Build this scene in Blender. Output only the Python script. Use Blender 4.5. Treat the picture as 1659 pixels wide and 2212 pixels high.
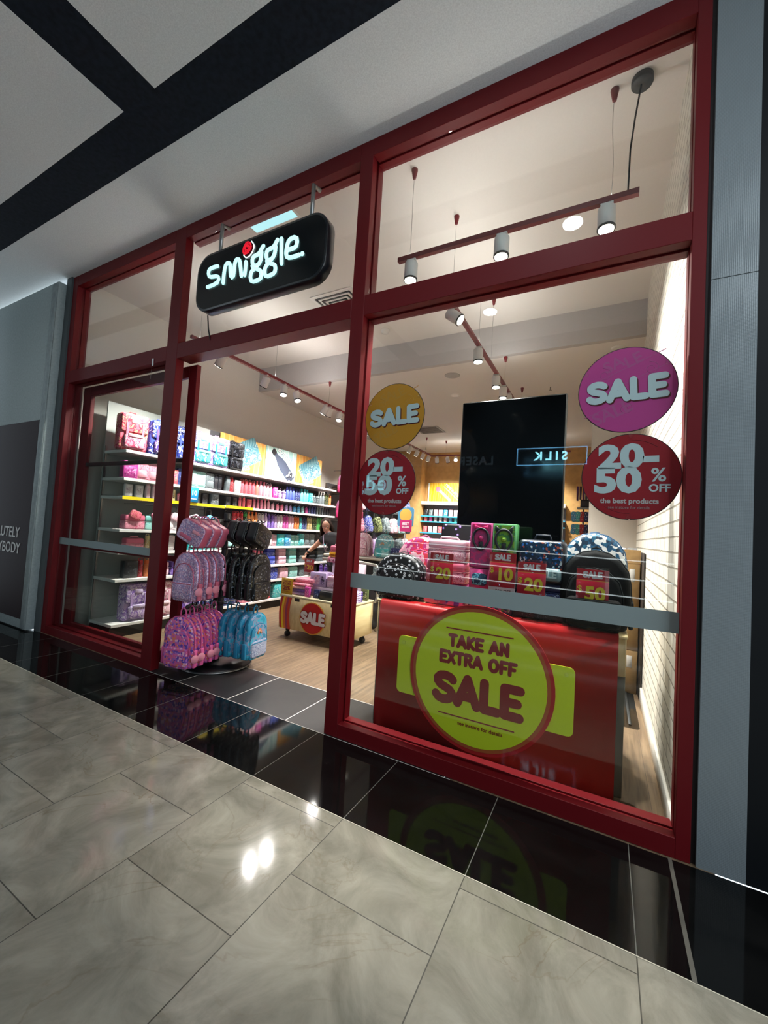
import bpy, bmesh, math, random
from mathutils import Vector, Matrix, Euler
random.seed(7)
sc = bpy.context.scene
for o in list(bpy.data.objects): bpy.data.objects.remove(o)
COL = sc.collection
PI = math.pi
# ------------------------------------------------------------------ camera, world, exposure
cam_d = bpy.data.cameras.new('camera'); cam = bpy.data.objects.new('camera', cam_d); COL.objects.link(cam)
cam_d.sensor_fit = 'VERTICAL'; cam_d.sensor_height = 36; cam_d.lens = 884.85 / 2212 * 36
cam_d.clip_start = .02; cam_d.clip_end = 100
_r = Vector((.87855058, .4738402, .06020246)); _u = Vector((-.03221565, -.06696965, .99723479)); _f = Vector((-.47656167, .87806066, .04357116))
cam.matrix_world = Matrix(((_r.x, _u.x, -_f.x, 1.636), (_r.y, _u.y, -_f.y, -2.346), (_r.z, _u.z, -_f.z, 1.4), (0, 0, 0, 1)))
sc.camera = cam
w = bpy.data.worlds.new('world'); sc.world = w; w.use_nodes = True
w.node_tree.nodes['Background'].inputs[0].default_value = (.62, .72, .8, 1)
w.node_tree.nodes['Background'].inputs[1].default_value = 2.0
sc.view_settings.view_transform = 'Standard'; sc.view_settings.look = 'None'
sc.view_settings.gamma = 1; sc.view_settings.exposure = .5; sc.view_settings.use_curve_mapping = False
sc.cycles.max_bounces = 8; sc.cycles.transparent_max_bounces = 16; sc.cycles.caustics_reflective = False
sc.cycles.sample_clamp_indirect = 4
def light(name, kind, loc, power, col=(1, 1, 1), size=.1, size_y=None, target=None, angle=None, blend=.5, parent=None):
    d = bpy.data.lights.new(name, kind); d.energy = power; d.color = col
    if kind == 'AREA':
        d.size = size
        if size_y: d.shape = 'RECTANGLE' if max(size, size_y) > .3 else 'DISK'; d.size_y = size_y
    else: d.shadow_soft_size = size
    if kind == 'SPOT': d.spot_size = angle; d.spot_blend = blend
    o = bpy.data.objects.new(name, d); COL.objects.link(o); o.location = loc
    if target is not None:
        o.rotation_euler = (Vector(target) - Vector(loc)).to_track_quat('-Z', 'Y').to_euler()
    if parent: o.parent = parent; o.matrix_parent_inverse = parent.matrix_basis.inverted()
    return o
WARM = (1, .96, .915); COOL = (.86, .95, 1)
# small ceiling downlights of the shop, some added to brighten it (their rims are modelled further down)
DOWN = [(-3.1, 1.2, 4.17, 80), (-1.2, .9, 4.17, 70), (-.5, 1.82, 4.17, 90), (1.72, 1.8, 4.17, 90), (-.684, 4.203, 3.76, 50), (-2.6, 4.4, 3.76, 50), (.9, 5.2, 3.76, 50), (-2.4, 6.6, 3.76, 60), (-.3, 7.0, 3.76, 60), (1.7, 3.2, 3.76, 16)]
for x, y, z, p in DOWN:
    light('downlight_lamp', 'AREA', (x, y, z - .012), p, WARM, .13, .13, (x, y, 0))
# walkway downlights
MALL = [(-4.2, -2.3, 5), (-2.4, -2.6, 5), (.3, -2.4, 5), (3.3, -2.2, 22), (1.3, -1.25, 6)]
for x, y, p in MALL:
    light('walkway_lamp', 'AREA', (x, y, 4.155), p, COOL, .16, .16, (x, y, 0))

# ------------------------------------------------------------------ materials
def lin(c):
    if isinstance(c, str):
        c = tuple(int(c[i:i + 2], 16) / 255 for i in (0, 2, 4))
    return tuple((v / 12.92 if v <= .04045 else ((v + .055) / 1.055) ** 2.4) for v in c) + (1,)
_mc = {}
def mat(c, rough=.5, metal=0, emit=0, spec=.5, coat=0):
    k = ('m', c, rough, metal, emit, spec, coat)
    if k in _mc: return _mc[k]
    m = bpy.data.materials.new('paint_' + str(c)); m.use_nodes = True
    b = m.node_tree.nodes['Principled BSDF']
    b.inputs['Base Color'].default_value = lin(c); b.inputs['Roughness'].default_value = rough
    b.inputs['Metallic'].default_value = metal; b.inputs['Specular IOR Level'].default_value = spec
    b.inputs['Coat Weight'].default_value = coat
    if emit: b.inputs['Emission Color'].default_value = lin(c); b.inputs['Emission Strength'].default_value = emit
    _mc[k] = m
    return m
def nodes(m): return m.node_tree.nodes, m.node_tree.links
def pat(cols, scale=20, kind='v', rough=.5, metal=0, coat=0, seed=0, bump=0):
    """printed fabric or plastic: voronoi/noise fields cut into flat colours"""
    k = ('p', tuple(cols), scale, kind, rough, metal, coat, seed)
    if k in _mc: return _mc[k]
    m = bpy.data.materials.new('print_' + cols[0]); m.use_nodes = True
    N, L = nodes(m); b = N['Principled BSDF']
    tc = N.new('ShaderNodeTexCoord'); mp = N.new('ShaderNodeMapping'); mp.inputs['Location'].default_value = (seed * 1.7, seed * .9, seed * 2.3)
    L.new(tc.outputs['Object'], mp.inputs['Vector'])
    if kind == 'v':
        t = N.new('ShaderNodeTexVoronoi'); t.inputs['Scale'].default_value = scale; out = t.outputs['Distance']
    elif kind == 'c':
        t = N.new('ShaderNodeTexVoronoi'); t.inputs['Scale'].default_value = scale
        sp = N.new('ShaderNodeSeparateColor'); L.new(t.outputs['Color'], sp.inputs[0]); out = sp.outputs[0]
    elif kind == 'w':
        t = N.new('ShaderNodeTexWave'); t.inputs['Scale'].default_value = scale; t.inputs['Distortion'].default_value = 4; out = t.outputs['Fac']
    elif kind == 'z':
        t = N.new('ShaderNodeSeparateXYZ'); L.new(mp.outputs[0], t.inputs[0]); mm = N.new('ShaderNodeMath'); mm.operation = 'MULTIPLY'
        mm.inputs[1].default_value = scale; L.new(t.outputs[2], mm.inputs[0]); out = mm.outputs[0]; t = None
    else:
        t = N.new('ShaderNodeTexNoise'); t.inputs['Scale'].default_value = scale; t.inputs['Detail'].default_value = 3; out = t.outputs['Fac']
    if t: L.new(mp.outputs[0], t.inputs['Vector'])
    r = N.new('ShaderNodeValToRGB'); e = r.color_ramp; e.interpolation = 'CONSTANT' if kind != 'z' else 'LINEAR'
    n = len(cols); lo, hi = {'v': (.0, .62), 'c': (0, 1), 'w': (0, 1), 'z': (0, 1)}.get(kind, (.34, .62))
    while len(e.elements) < n: e.elements.new(.5)
    for i, c in enumerate(cols):
        e.elements[i].position = lo + (hi - lo) * i / (n if kind != 'z' else max(1, n - 1)); e.elements[i].color = lin(c)
    L.new(out, r.inputs[0]); L.new(r.outputs[0], b.inputs['Base Color'])
    b.inputs['Roughness'].default_value = rough; b.inputs['Metallic'].default_value = metal; b.inputs['Coat Weight'].default_value = coat
    _mc[k] = m
    return m
def glass_mat(name, tint=(1, 1, 1, 1)):
    m = bpy.data.materials.new(name); m.use_nodes = True; N, L = nodes(m); N.remove(N['Principled BSDF'])
    tr = N.new('ShaderNodeBsdfTransparent'); tr.inputs[0].default_value = tint
    gl = N.new('ShaderNodeBsdfGlossy'); gl.inputs['Roughness'].default_value = .01
    lw = N.new('ShaderNodeLayerWeight'); lw.inputs[0].default_value = .5
    fr = N.new('ShaderNodeMath'); fr.operation = 'MULTIPLY_ADD'; pw = N.new('ShaderNodeMath'); pw.operation = 'POWER'; pw.inputs[1].default_value = 5
    L.new(lw.outputs['Facing'], pw.inputs[0]); L.new(pw.outputs[0], fr.inputs[0]); fr.inputs[1].default_value = .96; fr.inputs[2].default_value = .035
    mx = N.new('ShaderNodeMixShader'); L.new(fr.outputs[0], mx.inputs[0]); L.new(tr.outputs[0], mx.inputs[1]); L.new(gl.outputs[0], mx.inputs[2])
    L.new(mx.outputs[0], N['Material Output'].inputs[0]); return m
GLASS = glass_mat('window_glass', (.95, .97, .96, 1))
def film_mat(name, c, op):
    m = bpy.data.materials.new(name); m.use_nodes = True; N, L = nodes(m); b = N['Principled BSDF']
    b.inputs['Base Color'].default_value = lin(c); b.inputs['Roughness'].default_value = .45; b.inputs['Alpha'].default_value = op
    return m
def surf(name, rough=.5, spec=.5):
    m = bpy.data.materials.new(name); m.use_nodes = True; N, L = nodes(m); b = N['Principled BSDF']
    b.inputs['Roughness'].default_value = rough; b.inputs['Specular IOR Level'].default_value = spec
    tc = N.new('ShaderNodeTexCoord'); return m, N, L, b, tc
def plaster(name, c, amt=.03, sc_=90, bump=.15):
    m, N, L, b, tc = surf(name, .85, .2)
    n = N.new('ShaderNodeTexNoise'); n.inputs['Scale'].default_value = sc_; n.inputs['Detail'].default_value = 4
    L.new(tc.outputs['Object'], n.inputs['Vector']); r = N.new('ShaderNodeValToRGB')
    l = lin(c); r.color_ramp.elements[0].color = tuple(v * (1 - amt * 3) for v in l[:3]) + (1,); r.color_ramp.elements[1].color = tuple(min(1, v * (1 + amt * 3)) for v in l[:3]) + (1,)
    r.color_ramp.elements[0].position = .3; r.color_ramp.elements[1].position = .7
    L.new(n.outputs['Fac'], r.inputs[0]); L.new(r.outputs[0], b.inputs['Base Color'])
    bp = N.new('ShaderNodeBump'); bp.inputs['Strength'].default_value = bump; bp.inputs['Distance'].default_value = .002
    L.new(n.outputs['Fac'], bp.inputs['Height']); L.new(bp.outputs[0], b.inputs['Normal'])
    return m
def math_(N, L, op, a, b=None, c=None):
    n = N.new('ShaderNodeMath'); n.operation = op
    for i, v in enumerate((a, b, c)):
        if v is None: continue
        if isinstance(v, (int, float)): n.inputs[i].default_value = v
        else: L.new(v, n.inputs[i])
    return n.outputs[0]
def mixc(N, L, f, a, b):
    n = N.new('ShaderNodeMix'); n.data_type = 'RGBA'
    for i, v in ((0, f), (6, a), (7, b)):
        if isinstance(v, (int, float)): n.inputs[i].default_value = v
        elif isinstance(v, tuple): n.inputs[i].default_value = v
        else: L.new(v, n.inputs[i])
    return n.outputs[2]
def tile_mat(name, c1, c2, grout, joint, x0, dx, y0, dy, stag, rough, veins, gloss_spec=.5):
    m, N, L, b, tc = surf(name, rough, gloss_spec)
    s = N.new('ShaderNodeSeparateXYZ'); L.new(tc.outputs['Object'], s.inputs[0])
    u = math_(N, L, 'DIVIDE', math_(N, L, 'SUBTRACT', s.outputs[0], x0), dx); ui = math_(N, L, 'FLOOR', u); uf = math_(N, L, 'SUBTRACT', u, ui)
    par = math_(N, L, 'MULTIPLY', math_(N, L, 'FLOORED_MODULO', ui, 2.0), stag)
    v = math_(N, L, 'ADD', math_(N, L, 'DIVIDE', math_(N, L, 'SUBTRACT', s.outputs[1], y0), dy), par); vi = math_(N, L, 'FLOOR', v); vf = math_(N, L, 'SUBTRACT', v, vi)
    def edge(f, d):
        a = math_(N, L, 'MINIMUM', f, math_(N, L, 'SUBTRACT', 1.0, f)); return math_(N, L, 'LESS_THAN', a, joint / d)
    g = math_(N, L, 'MAXIMUM', edge(uf, dx), edge(vf, dy))
    cb = N.new('ShaderNodeCombineXYZ'); L.new(ui, cb.inputs[0]); L.new(vi, cb.inputs[1])
    wn = N.new('ShaderNodeTexWhiteNoise'); L.new(cb.outputs[0], wn.inputs[0])
    off = N.new('ShaderNodeVectorMath'); off.operation = 'MULTIPLY_ADD'; L.new(wn.outputs['Color'], off.inputs[0]); off.inputs[1].default_value = (9, 9, 9); L.new(tc.outputs['Object'], off.inputs[2])
    n1 = N.new('ShaderNodeTexNoise'); n1.inputs['Scale'].default_value = 3.2; n1.inputs['Detail'].default_value = 10; n1.inputs['Roughness'].default_value = .66; n1.inputs['Distortion'].default_value = 1.1
    L.new(off.outputs[0], n1.inputs['Vector'])
    r = N.new('ShaderNodeValToRGB'); r.color_ramp.elements[0].position = .33; r.color_ramp.elements[1].position = .68
    r.color_ramp.elements[0].color = lin(c1); r.color_ramp.elements[1].color = lin(c2); L.new(n1.outputs['Fac'], r.inputs[0]); col = r.outputs[0]
    if veins:
        n2 = N.new('ShaderNodeTexNoise'); n2.inputs['Scale'].default_value = 1.5; n2.inputs['Detail'].default_value = 7; n2.inputs['Distortion'].default_value = 2.5
        L.new(off.outputs[0], n2.inputs['Vector'])
        a = math_(N, L, 'ABSOLUTE', math_(N, L, 'SUBTRACT', n2.outputs['Fac'], .5)); vv = math_(N, L, 'MULTIPLY', math_(N, L, 'SUBTRACT', 1.0, math_(N, L, 'MINIMUM', math_(N, L, 'MULTIPLY', a, 75.0), 1.0)), .42)
        n3 = N.new('ShaderNodeTexNoise'); n3.inputs['Scale'].default_value = 3; L.new(off.outputs[0], n3.inputs['Vector'])
        vv = math_(N, L, 'MULTIPLY', vv, math_(N, L, 'MULTIPLY', math_(N, L, 'MAXIMUM', math_(N, L, 'SUBTRACT', n3.outputs['Fac'], .42), 0.0), 4.0))
        col = mixc(N, L, vv, col, lin(veins))
    col = mixc(N, L, g, col, lin(grout)); L.new(col, b.inputs['Base Color'])
    rr = math_(N, L, 'ADD', math_(N, L, 'MULTIPLY', g, .4), rough); L.new(rr, b.inputs['Roughness'])
    bp = N.new('ShaderNodeBump'); bp.inputs['Strength'].default_value = .12; bp.inputs['Distance'].default_value = .001
    L.new(n1.outputs['Fac'], bp.inputs['Height']); L.new(bp.outputs[0], b.inputs['Normal'])
    return m
def wood_mat(name, c1, c2, c3, pw=.18, pl=1.25, rough=.45, axis='y'):
    m, N, L, b, tc = surf(name, rough, .35)
    mp = N.new('ShaderNodeMapping')
    if axis == 'y': mp.inputs['Rotation'].default_value = (0, 0, PI / 2)
    L.new(tc.outputs['Object'], mp.inputs[0])
    br = N.new('ShaderNodeTexBrick'); br.inputs['Scale'].default_value = 1; br.inputs['Brick Width'].default_value = pl; br.inputs['Row Height'].default_value = pw
    br.inputs['Mortar Size'].default_value = .0012; br.inputs['Color1'].default_value = lin(c1); br.inputs['Color2'].default_value = lin(c2); br.inputs['Mortar'].default_value = lin('3a3028'); br.inputs['Bias'].default_value = 0
    L.new(mp.outputs[0], br.inputs['Vector'])
    st = N.new('ShaderNodeMapping'); st.inputs['Scale'].default_value = (1.6, 22, 10); L.new(mp.outputs[0], st.inputs[0])
    n = N.new('ShaderNodeTexNoise'); n.inputs['Scale'].default_value = 1.6; n.inputs['Detail'].default_value = 6; n.inputs['Distortion'].default_value = .6; L.new(st.outputs[0], n.inputs['Vector'])
    r = N.new('ShaderNodeValToRGB'); r.color_ramp.elements[0].position = .35; r.color_ramp.elements[1].position = .66
    r.color_ramp.elements[0].color = (0, 0, 0, 1); r.color_ramp.elements[1].color = (1, 1, 1, 1); L.new(n.outputs['Fac'], r.inputs[0])
    f = math_(N, L, 'MULTIPLY', r.outputs[0], .8)
    L.new(mixc(N, L, f, br.outputs[0], lin(c3)), b.inputs['Base Color'])
    return m
WHITE_CEIL = plaster('shop_ceiling_paint', 'e6e1dc', .008, 120)
WHITE_WALL = plaster('shop_wall_paint', 'd9d3ca', .01, 60)
MALL_CEIL = plaster('walkway_ceiling_paint', 'eceeee', .03, 140, .5)
BAND = plaster('dark_ceiling_band', '171d27', .12, 30)
RED = mat('660710', .5, 0, 0, .3)
REDH = mat('a3161a', .4)
# ------------------------------------------------------------------ mesh helpers
class MB:
    def __init__(s): s.v = []; s.f = []; s.sm = []
    def add(s, vs, fs, M=None, smooth=False):
        n = len(s.v)
        s.v += [tuple(M @ Vector(p)) if M else tuple(p) for p in vs]
        s.f += [tuple(i + n for i in f) for f in fs]; s.sm += [smooth] * len(fs); return s
    def box(s, x0, x1, y0, y1, z0, z1, M=None):
        v = [(x, y, z) for x in (x0, x1) for y in (y0, y1) for z in (z0, z1)]
        return s.add(v, [(0, 1, 3, 2), (4, 6, 7, 5), (0, 4, 5, 1), (2, 3, 7, 6), (0, 2, 6, 4), (1, 5, 7, 3)], M)
    def bm(s, b, M=None, smooth=True):
        b.verts.index_update(); s.add([v.co[:] for v in b.verts], [[v.index for v in f.verts] for f in b.faces], M, smooth); b.free(); return s
    def rbox(s, x0, x1, y0, y1, z0, z1, r=.01, seg=2, M=None, smooth=True):
        b = bmesh.new(); bmesh.ops.create_cube(b, size=1)
        for v in b.verts: v.co = Vector(((x0 + x1) / 2 + v.co.x * (x1 - x0), (y0 + y1) / 2 + v.co.y * (y1 - y0), (z0 + z1) / 2 + v.co.z * (z1 - z0)))
        bmesh.ops.bevel(b, geom=b.edges[:], offset=r, segments=seg, affect='EDGES', profile=.5, clamp_overlap=True)
        return s.bm(b, M, smooth)
    def slab(s, outline, y0, y1, r=.0, seg=2, M=None, smooth=None, side=0):
        """outline in (x, z), extruded along y with rounded rims; side rounds nothing"""
        b = bmesh.new(); vs = [b.verts.new((x, y0, z)) for x, z in outline]; f = b.faces.new(vs)
        e = bmesh.ops.extrude_face_region(b, geom=[f]); nv = [g for g in e['geom'] if isinstance(g, bmesh.types.BMVert)]
        for v in nv: v.co.y = y1
        bmesh.ops.recalc_face_normals(b, faces=b.faces[:])
        if r:
            rim = [ed for ed in b.edges if abs(ed.verts[0].co.y - ed.verts[1].co.y) < 1e-6]
            bmesh.ops.bevel(b, geom=rim, offset=r, segments=seg, affect='EDGES', profile=.5, clamp_overlap=True)
        return s.bm(b, M, (r > 0) if smooth is None else smooth)
    def tube(s, pts, r, n=8, M=None, closed=False, flat=1):
        pts = [Vector(p) for p in pts]; vs = []; m = len(pts); up = None
        for i, p in enumerate(pts):
            a = pts[(i - 1) % m] if (i or closed) else p; c = pts[(i + 1) % m] if (i < m - 1 or closed) else p
            t = (c - a).normalized() if (c - a).length > 1e-9 else Vector((0, 0, 1))
            if up is None: up = Vector((0, 0, 1)) if abs(t.z) < .9 else Vector((1, 0, 0))
            n1 = t.cross(up).normalized() if t.cross(up).length > 1e-6 else t.orthogonal().normalized(); n2 = t.cross(n1); up = -n2 if n2.length else up
            rr = r[i] if isinstance(r, (list, tuple)) else r
            for k in range(n):
                an = 2 * PI * k / n; vs.append(p + n1 * math.cos(an) * rr + n2 * math.sin(an) * rr * flat)
        fs = []
        for i in range(m if closed else m - 1):
            for k in range(n): a = i * n; b_ = ((i + 1) % m) * n; fs.append((a + k, a + (k + 1) % n, b_ + (k + 1) % n, b_ + k))
        if not closed: fs += [tuple(range(n))[::-1], tuple((m - 1) * n + k for k in range(n))]
        return s.add(vs, fs, M, True)
    def cyl(s, p, q, r, n=16, M=None): return s.tube([p, q], r, n, M)
    def lathe(s, prof, n=14, M=None, smooth=True):
        vs = [(r * math.cos(2 * PI * k / n), r * math.sin(2 * PI * k / n), z) for r, z in prof for k in range(n)]; fs = []
        for i in range(len(prof) - 1):
            for k in range(n): fs.append((i * n + k, i * n + (k + 1) % n, (i + 1) * n + (k + 1) % n, (i + 1) * n + k))
        fs += [tuple(range(n))[::-1], tuple((len(prof) - 1) * n + k for k in range(n))]
        return s.add(vs, fs, M, smooth)
    def build(s, name, m=None, parent=None, loc=None):
        me = bpy.data.meshes.new(name); me.from_pydata(s.v, [], s.f); me.update()
        me.polygons.foreach_set('use_smooth', s.sm)
        if m: me.materials.append(m)
        o = bpy.data.objects.new(name, me); COL.objects.link(o)
        if parent: o.parent = parent
        if loc: o.location = loc
        return o
def T(x=0, y=0, z=0, rx=0, ry=0, rz=0, s=1):
    return Matrix.Translation((x, y, z)) @ Euler((rx, ry, rz)).to_matrix().to_4x4() @ Matrix.Scale(s, 4)
def tag(o, label, cat=None, group=None, kind=None):
    if label: o['label'] = label
    if cat: o['category'] = cat
    if group: o['group'] = group
    if kind: o['kind'] = kind
    return o
def thing(name, label, cat, loc=(0, 0, 0), rz=0, group=None):
    o = bpy.data.objects.new(name, None); COL.objects.link(o); o.location = loc; o.rotation_euler = (0, 0, rz); o.empty_display_size = .05
    return tag(o, label, cat, group)
def struct(name, mb, m, label=None):
    o = mb.build(name, m); o['kind'] = 'structure'
    tag(o, label, 'building part'); return o
def copy_tree(o, parent=None):
    c = o.copy(); COL.objects.link(c); c.parent = parent
    for ch in o.children: copy_tree(ch, c)
    return c
_proto = {}
def place(key, maker, loc, rz, label, group=None, rx=0, ry=0, s=1):
    """first use moves the thing itself, later uses copy it with its parts"""
    if key in _proto: o = copy_tree(_proto[key])
    else: o = _proto[key] = maker()
    o.location = loc; o.rotation_euler = (rx, ry, rz); o.scale = (s, s, s)
    o['label'] = label
    if group: o['group'] = group
    elif 'group' in o: del o['group']
    return o
def rr(wd, h, r, n=4, x=0, z=0):
    out = []
    for cx, cz, a0 in ((wd / 2 - r, h / 2 - r, 0), (-wd / 2 + r, h / 2 - r, 90), (-wd / 2 + r, -h / 2 + r, 180), (wd / 2 - r, -h / 2 + r, 270)):
        for k in range(n + 1):
            a = math.radians(a0 + 90 * k / n); out.append((x + cx + r * math.cos(a), z + cz + r * math.sin(a)))
    return out
def circ(r, n=48, x=0, z=0): return [(x + r * math.cos(2 * PI * k / n), z + r * math.sin(2 * PI * k / n)) for k in range(n)]
def arch(wd, h, n=8, r0=.03):
    """backpack outline: rounded foot, arched top; foot at z=0"""
    R = wd / 2; hh = min(R * .95, h * .45); o = []
    for k in range(4): a = PI + PI / 2 * k / 3; o.append((-R * .92 + r0 + r0 * math.cos(a), r0 + r0 * math.sin(a)))
    for k in range(4): a = 1.5 * PI + PI / 2 * k / 3; o.append((R * .92 - r0 + r0 * math.cos(a), r0 + r0 * math.sin(a)))
    o.append((R, h * .35))
    for k in range(n + 1): a = PI * k / n; o.append((R * .96 * math.cos(a), h - hh + hh * math.sin(a)))
    o.append((-R, h * .35)); return o
def text(name, s, size, m, parent, M, bold=.03, depth=.0015, align='CENTER', rnd=0, sx=1, space=1):
    """lettering standing in the local xz plane facing -y"""
    c = bpy.data.curves.new(name, 'FONT'); c.body = s; c.size = size; c.offset = bold * size; c.extrude = depth; c.align_x = align; c.align_y = 'CENTER'
    c.space_character = space; c.resolution_u = 3
    if rnd: c.bevel_depth = rnd * size; c.bevel_resolution = 1
    t = bpy.data.objects.new(name + '_src', c); COL.objects.link(t); dg = bpy.context.evaluated_depsgraph_get()
    me = bpy.data.meshes.new_from_object(t.evaluated_get(dg)); bpy.data.objects.remove(t); bpy.data.curves.remove(c)
    me.transform(M @ Matrix.Diagonal((sx, 1, 1, 1)) @ Matrix.Rotation(PI / 2, 4, 'X')); me.materials.clear(); me.materials.append(m); me.name = name
    o = bpy.data.objects.new(name, me); COL.objects.link(o)
    if parent: o.parent = parent
    return o
GLY = {'S': (.7, [[(.66,.84),(.56,.94),(.38,.98),(.2,.94),(.1,.82),(.1,.7),(.2,.58),(.38,.51),(.56,.43),(.65,.3),(.62,.14),(.48,.04),(.3,.01),(.14,.06),(.05,.17)]]),
 'A': (.74, [[(.02,0),(.36,1),(.7,0)],[(.16,.3),(.56,.3)]]), 'L': (.55, [[(.07,1),(.07,0),(.52,0)]]), 'E': (.6, [[(.56,1),(.07,1),(.07,0),(.56,0)],[(.07,.5),(.48,.5)]]),
 'T': (.62, [[(0,1),(.6,1)],[(.3,1),(.3,0)]]), 'K': (.62, [[(.07,1),(.07,0)],[(.56,1),(.12,.5),(.58,0)]]), 'N': (.68, [[(.07,0),(.07,1),(.6,0),(.6,1)]]),
 'X': (.6, [[(.02,1),(.58,0)],[(.02,0),(.58,1)]]), 'R': (.62, [[(.07,0),(.07,1),(.38,1),(.53,.9),(.55,.74),(.5,.58),(.36,.5),(.07,.5)],[(.3,.5),(.57,0)]]),
 'O': (.78, [[(.38+.33*math.cos(2*PI*k/16),.5+.5*math.sin(2*PI*k/16)) for k in range(17)]]), 'F': (.56, [[(.54,1),(.07,1),(.07,0)],[(.07,.5),(.44,.5)]]), ' ': (.32, [])}
def rtext(name, s, H, W_, r, m, parent, M, gap=.2, th=.0014):
    """rounded poster lettering facing -y, centred; H letter height, W_ overall width"""
    xs = []; x = 0
    for ch in s: xs.append(x); x += GLY[ch][0] + gap
    tot = x - gap; k = (W_ - 2 * r) / tot; hh = H - 2 * r; mb = MB(); cnt = 0
    for ch, x0 in zip(s, xs):
        for pl in GLY[ch][1]:
            q = [((x0 + a - tot / 2) * k, (b_ - .5) * hh) for a, b_ in pl]
            for (ax, az), (bx, bz) in zip(q, q[1:]):
                an = math.atan2(bz - az, bx - ax); o = [(bx + r * math.cos(an - PI / 2 + PI * t / 6), bz + r * math.sin(an - PI / 2 + PI * t / 6)) for t in range(7)] + [(ax + r * math.cos(an + PI / 2 + PI * t / 6), az + r * math.sin(an + PI / 2 + PI * t / 6)) for t in range(7)]
                n = len(o); cnt += 1; mb.add([(u, -th - cnt * 1.5e-5, v) for u, v in o] + [(u, 0, v) for u, v in o], [tuple(range(n)), tuple(range(n, 2 * n))[::-1]] + [(t, t + n, (t + 1) % n + n, (t + 1) % n) for t in range(n)], M)
    return mb.build(name, m, parent)
# ------------------------------------------------------------------ setting
XL, XR, YB = -3.95, 1.97, 8.9
f_beige = tile_mat('beige_marble_tile', '7a7568', 'a09a8c', '3c382e', .002, -.034, .6035, -.675, .605, .506, .09, '6a553c')
f_black = tile_mat('black_polished_tile', '0a0a0a', '121212', '6a6862', .0018, -.034, .6035, 0, .607, 0, .05, None, .28)
f_entry = tile_mat('matt_black_entry_tile', '1e1d1d', '2a2827', 'e8e4dc', .003, -.334, .6, -.012, .6, 0, .42, None)
f_wood = wood_mat('timber_plank_floor', '8c765c', '7c6851', '5c4b3b', .19, 1.3)
struct('floor', MB().box(-7, 6, -6.3, -.607, -.06, 0), f_beige, 'beige marble-look tiled walkway floor in front of the shop')
struct('trim_1', MB().box(-7, 6, -.607, -.012, -.06, .0), f_black, 'strip of glossy black tiles along the foot of the shopfront')
struct('floor_entry', MB().box(-2.1, .9, -.012, .59, -.06, 0), f_entry, 'matt black entry tiles with pale joints just inside the doorway')
fw = MB(); fw.box(-4.1, -2.1, -.012, YB, -.06, 0); fw.box(-2.1, .9, .59, YB, -.06, 0); fw.box(.9, 2.1, -.012, YB, -.06, 0)
struct('floor_timber', fw, f_wood, 'brown timber plank floor inside the shop')
struct('trim_2', MB().box(1.93, 1.945, -.607, -.01, 0, .002), mat('77746c', .5, .6), 'thin metal joint strip in the black tiles by the right post')
struct('trim_3', MB().box(-7, 6, -.609, -.605, 0, .0015), mat('c8c0ae', .5), 'pale joint between beige and black tiles')
# walkway ceiling: panels with dark bands between
mc = MB(); mc.box(-7, 6, -.6, .06, 4.17, 4.25); mc.box(-1.03, 6, -3.3, -.9, 4.17, 4.25); mc.box(-7, -1.38, -3.3, -.9, 4.17, 4.25)
struct('ceiling_light_block', MB().box(-7, 6, -6.4, -3.2, 8.7, 8.8), MALL_CEIL, 'unseen slab added over the walkway void to block light'); struct('wall_atrium', MB().box(-7, 6, -3.3, -3.2, 4.25, 8.7), MALL_CEIL, 'upper wall over the walkway')  # unseen slab added to keep world light from coming down the void
struct('ceiling', mc, MALL_CEIL, 'pale textured ceiling panels over the walkway')
bd = MB(); bd.box(-7, 6, -.9, -.6, 4.172, 4.25); bd.box(-1.38, -1.03, -3.3, -.9, 4.172, 4.25)
struct('trim_4', bd, BAND, 'dark recessed bands crossing the walkway ceiling')
struct('ceiling_shop_front', MB().box(XL, XR, .06, 2.93, 4.17, 4.25), WHITE_CEIL, 'high white ceiling just inside the shopfront')
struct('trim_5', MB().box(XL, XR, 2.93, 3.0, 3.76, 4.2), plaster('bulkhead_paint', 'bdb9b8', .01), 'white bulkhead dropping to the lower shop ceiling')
struct('ceiling_shop_rear', MB().box(XL, XR, 3.0, YB, 3.76, 3.85), WHITE_CEIL, 'lower white ceiling over the back of the shop')
struct('wall_left', MB().box(XL - .1, XL, .02, YB, 0, 4.2), WHITE_WALL, 'white left side wall of the shop')
# painted brick wall on the right, courses in relief
m, N, L, b, tc = surf('white_painted_brick', .6, .3)
mp = N.new('ShaderNodeMapping'); mp.inputs['Rotation'].default_value = (0, PI / 2, PI / 2)
sxyz = N.new('ShaderNodeSeparateXYZ'); cxyz = N.new('ShaderNodeCombineXYZ'); L.new(tc.outputs['Object'], sxyz.inputs[0]); L.new(sxyz.outputs[1], cxyz.inputs[0]); L.new(sxyz.outputs[2], cxyz.inputs[1])
br = N.new('ShaderNodeTexBrick'); br.inputs['Scale'].default_value = 1; br.inputs['Brick Width'].default_value = .235; br.inputs['Row Height'].default_value = .086; br.inputs['Mortar Size'].default_value = .006; br.inputs['Mortar Smooth'].default_value = .35
nz = N.new('ShaderNodeTexNoise'); nz.inputs['Scale'].default_value = 9; nz.inputs['Detail'].default_value = 3
vm = N.new('ShaderNodeVectorMath'); vm.operation = 'MULTIPLY_ADD'; L.new(nz.outputs['Color'], vm.inputs[0]); vm.inputs[1].default_value = (.012, .012, 0); L.new(cxyz.outputs[0], vm.inputs[2])
L.new(cxyz.outputs[0], nz.inputs['Vector']); L.new(vm.outputs[0], br.inputs['Vector'])
L.new(mixc(N, L, br.outputs['Fac'], lin('e6e1d4'), lin('a49e90')), b.inputs['Base Color'])
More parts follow.
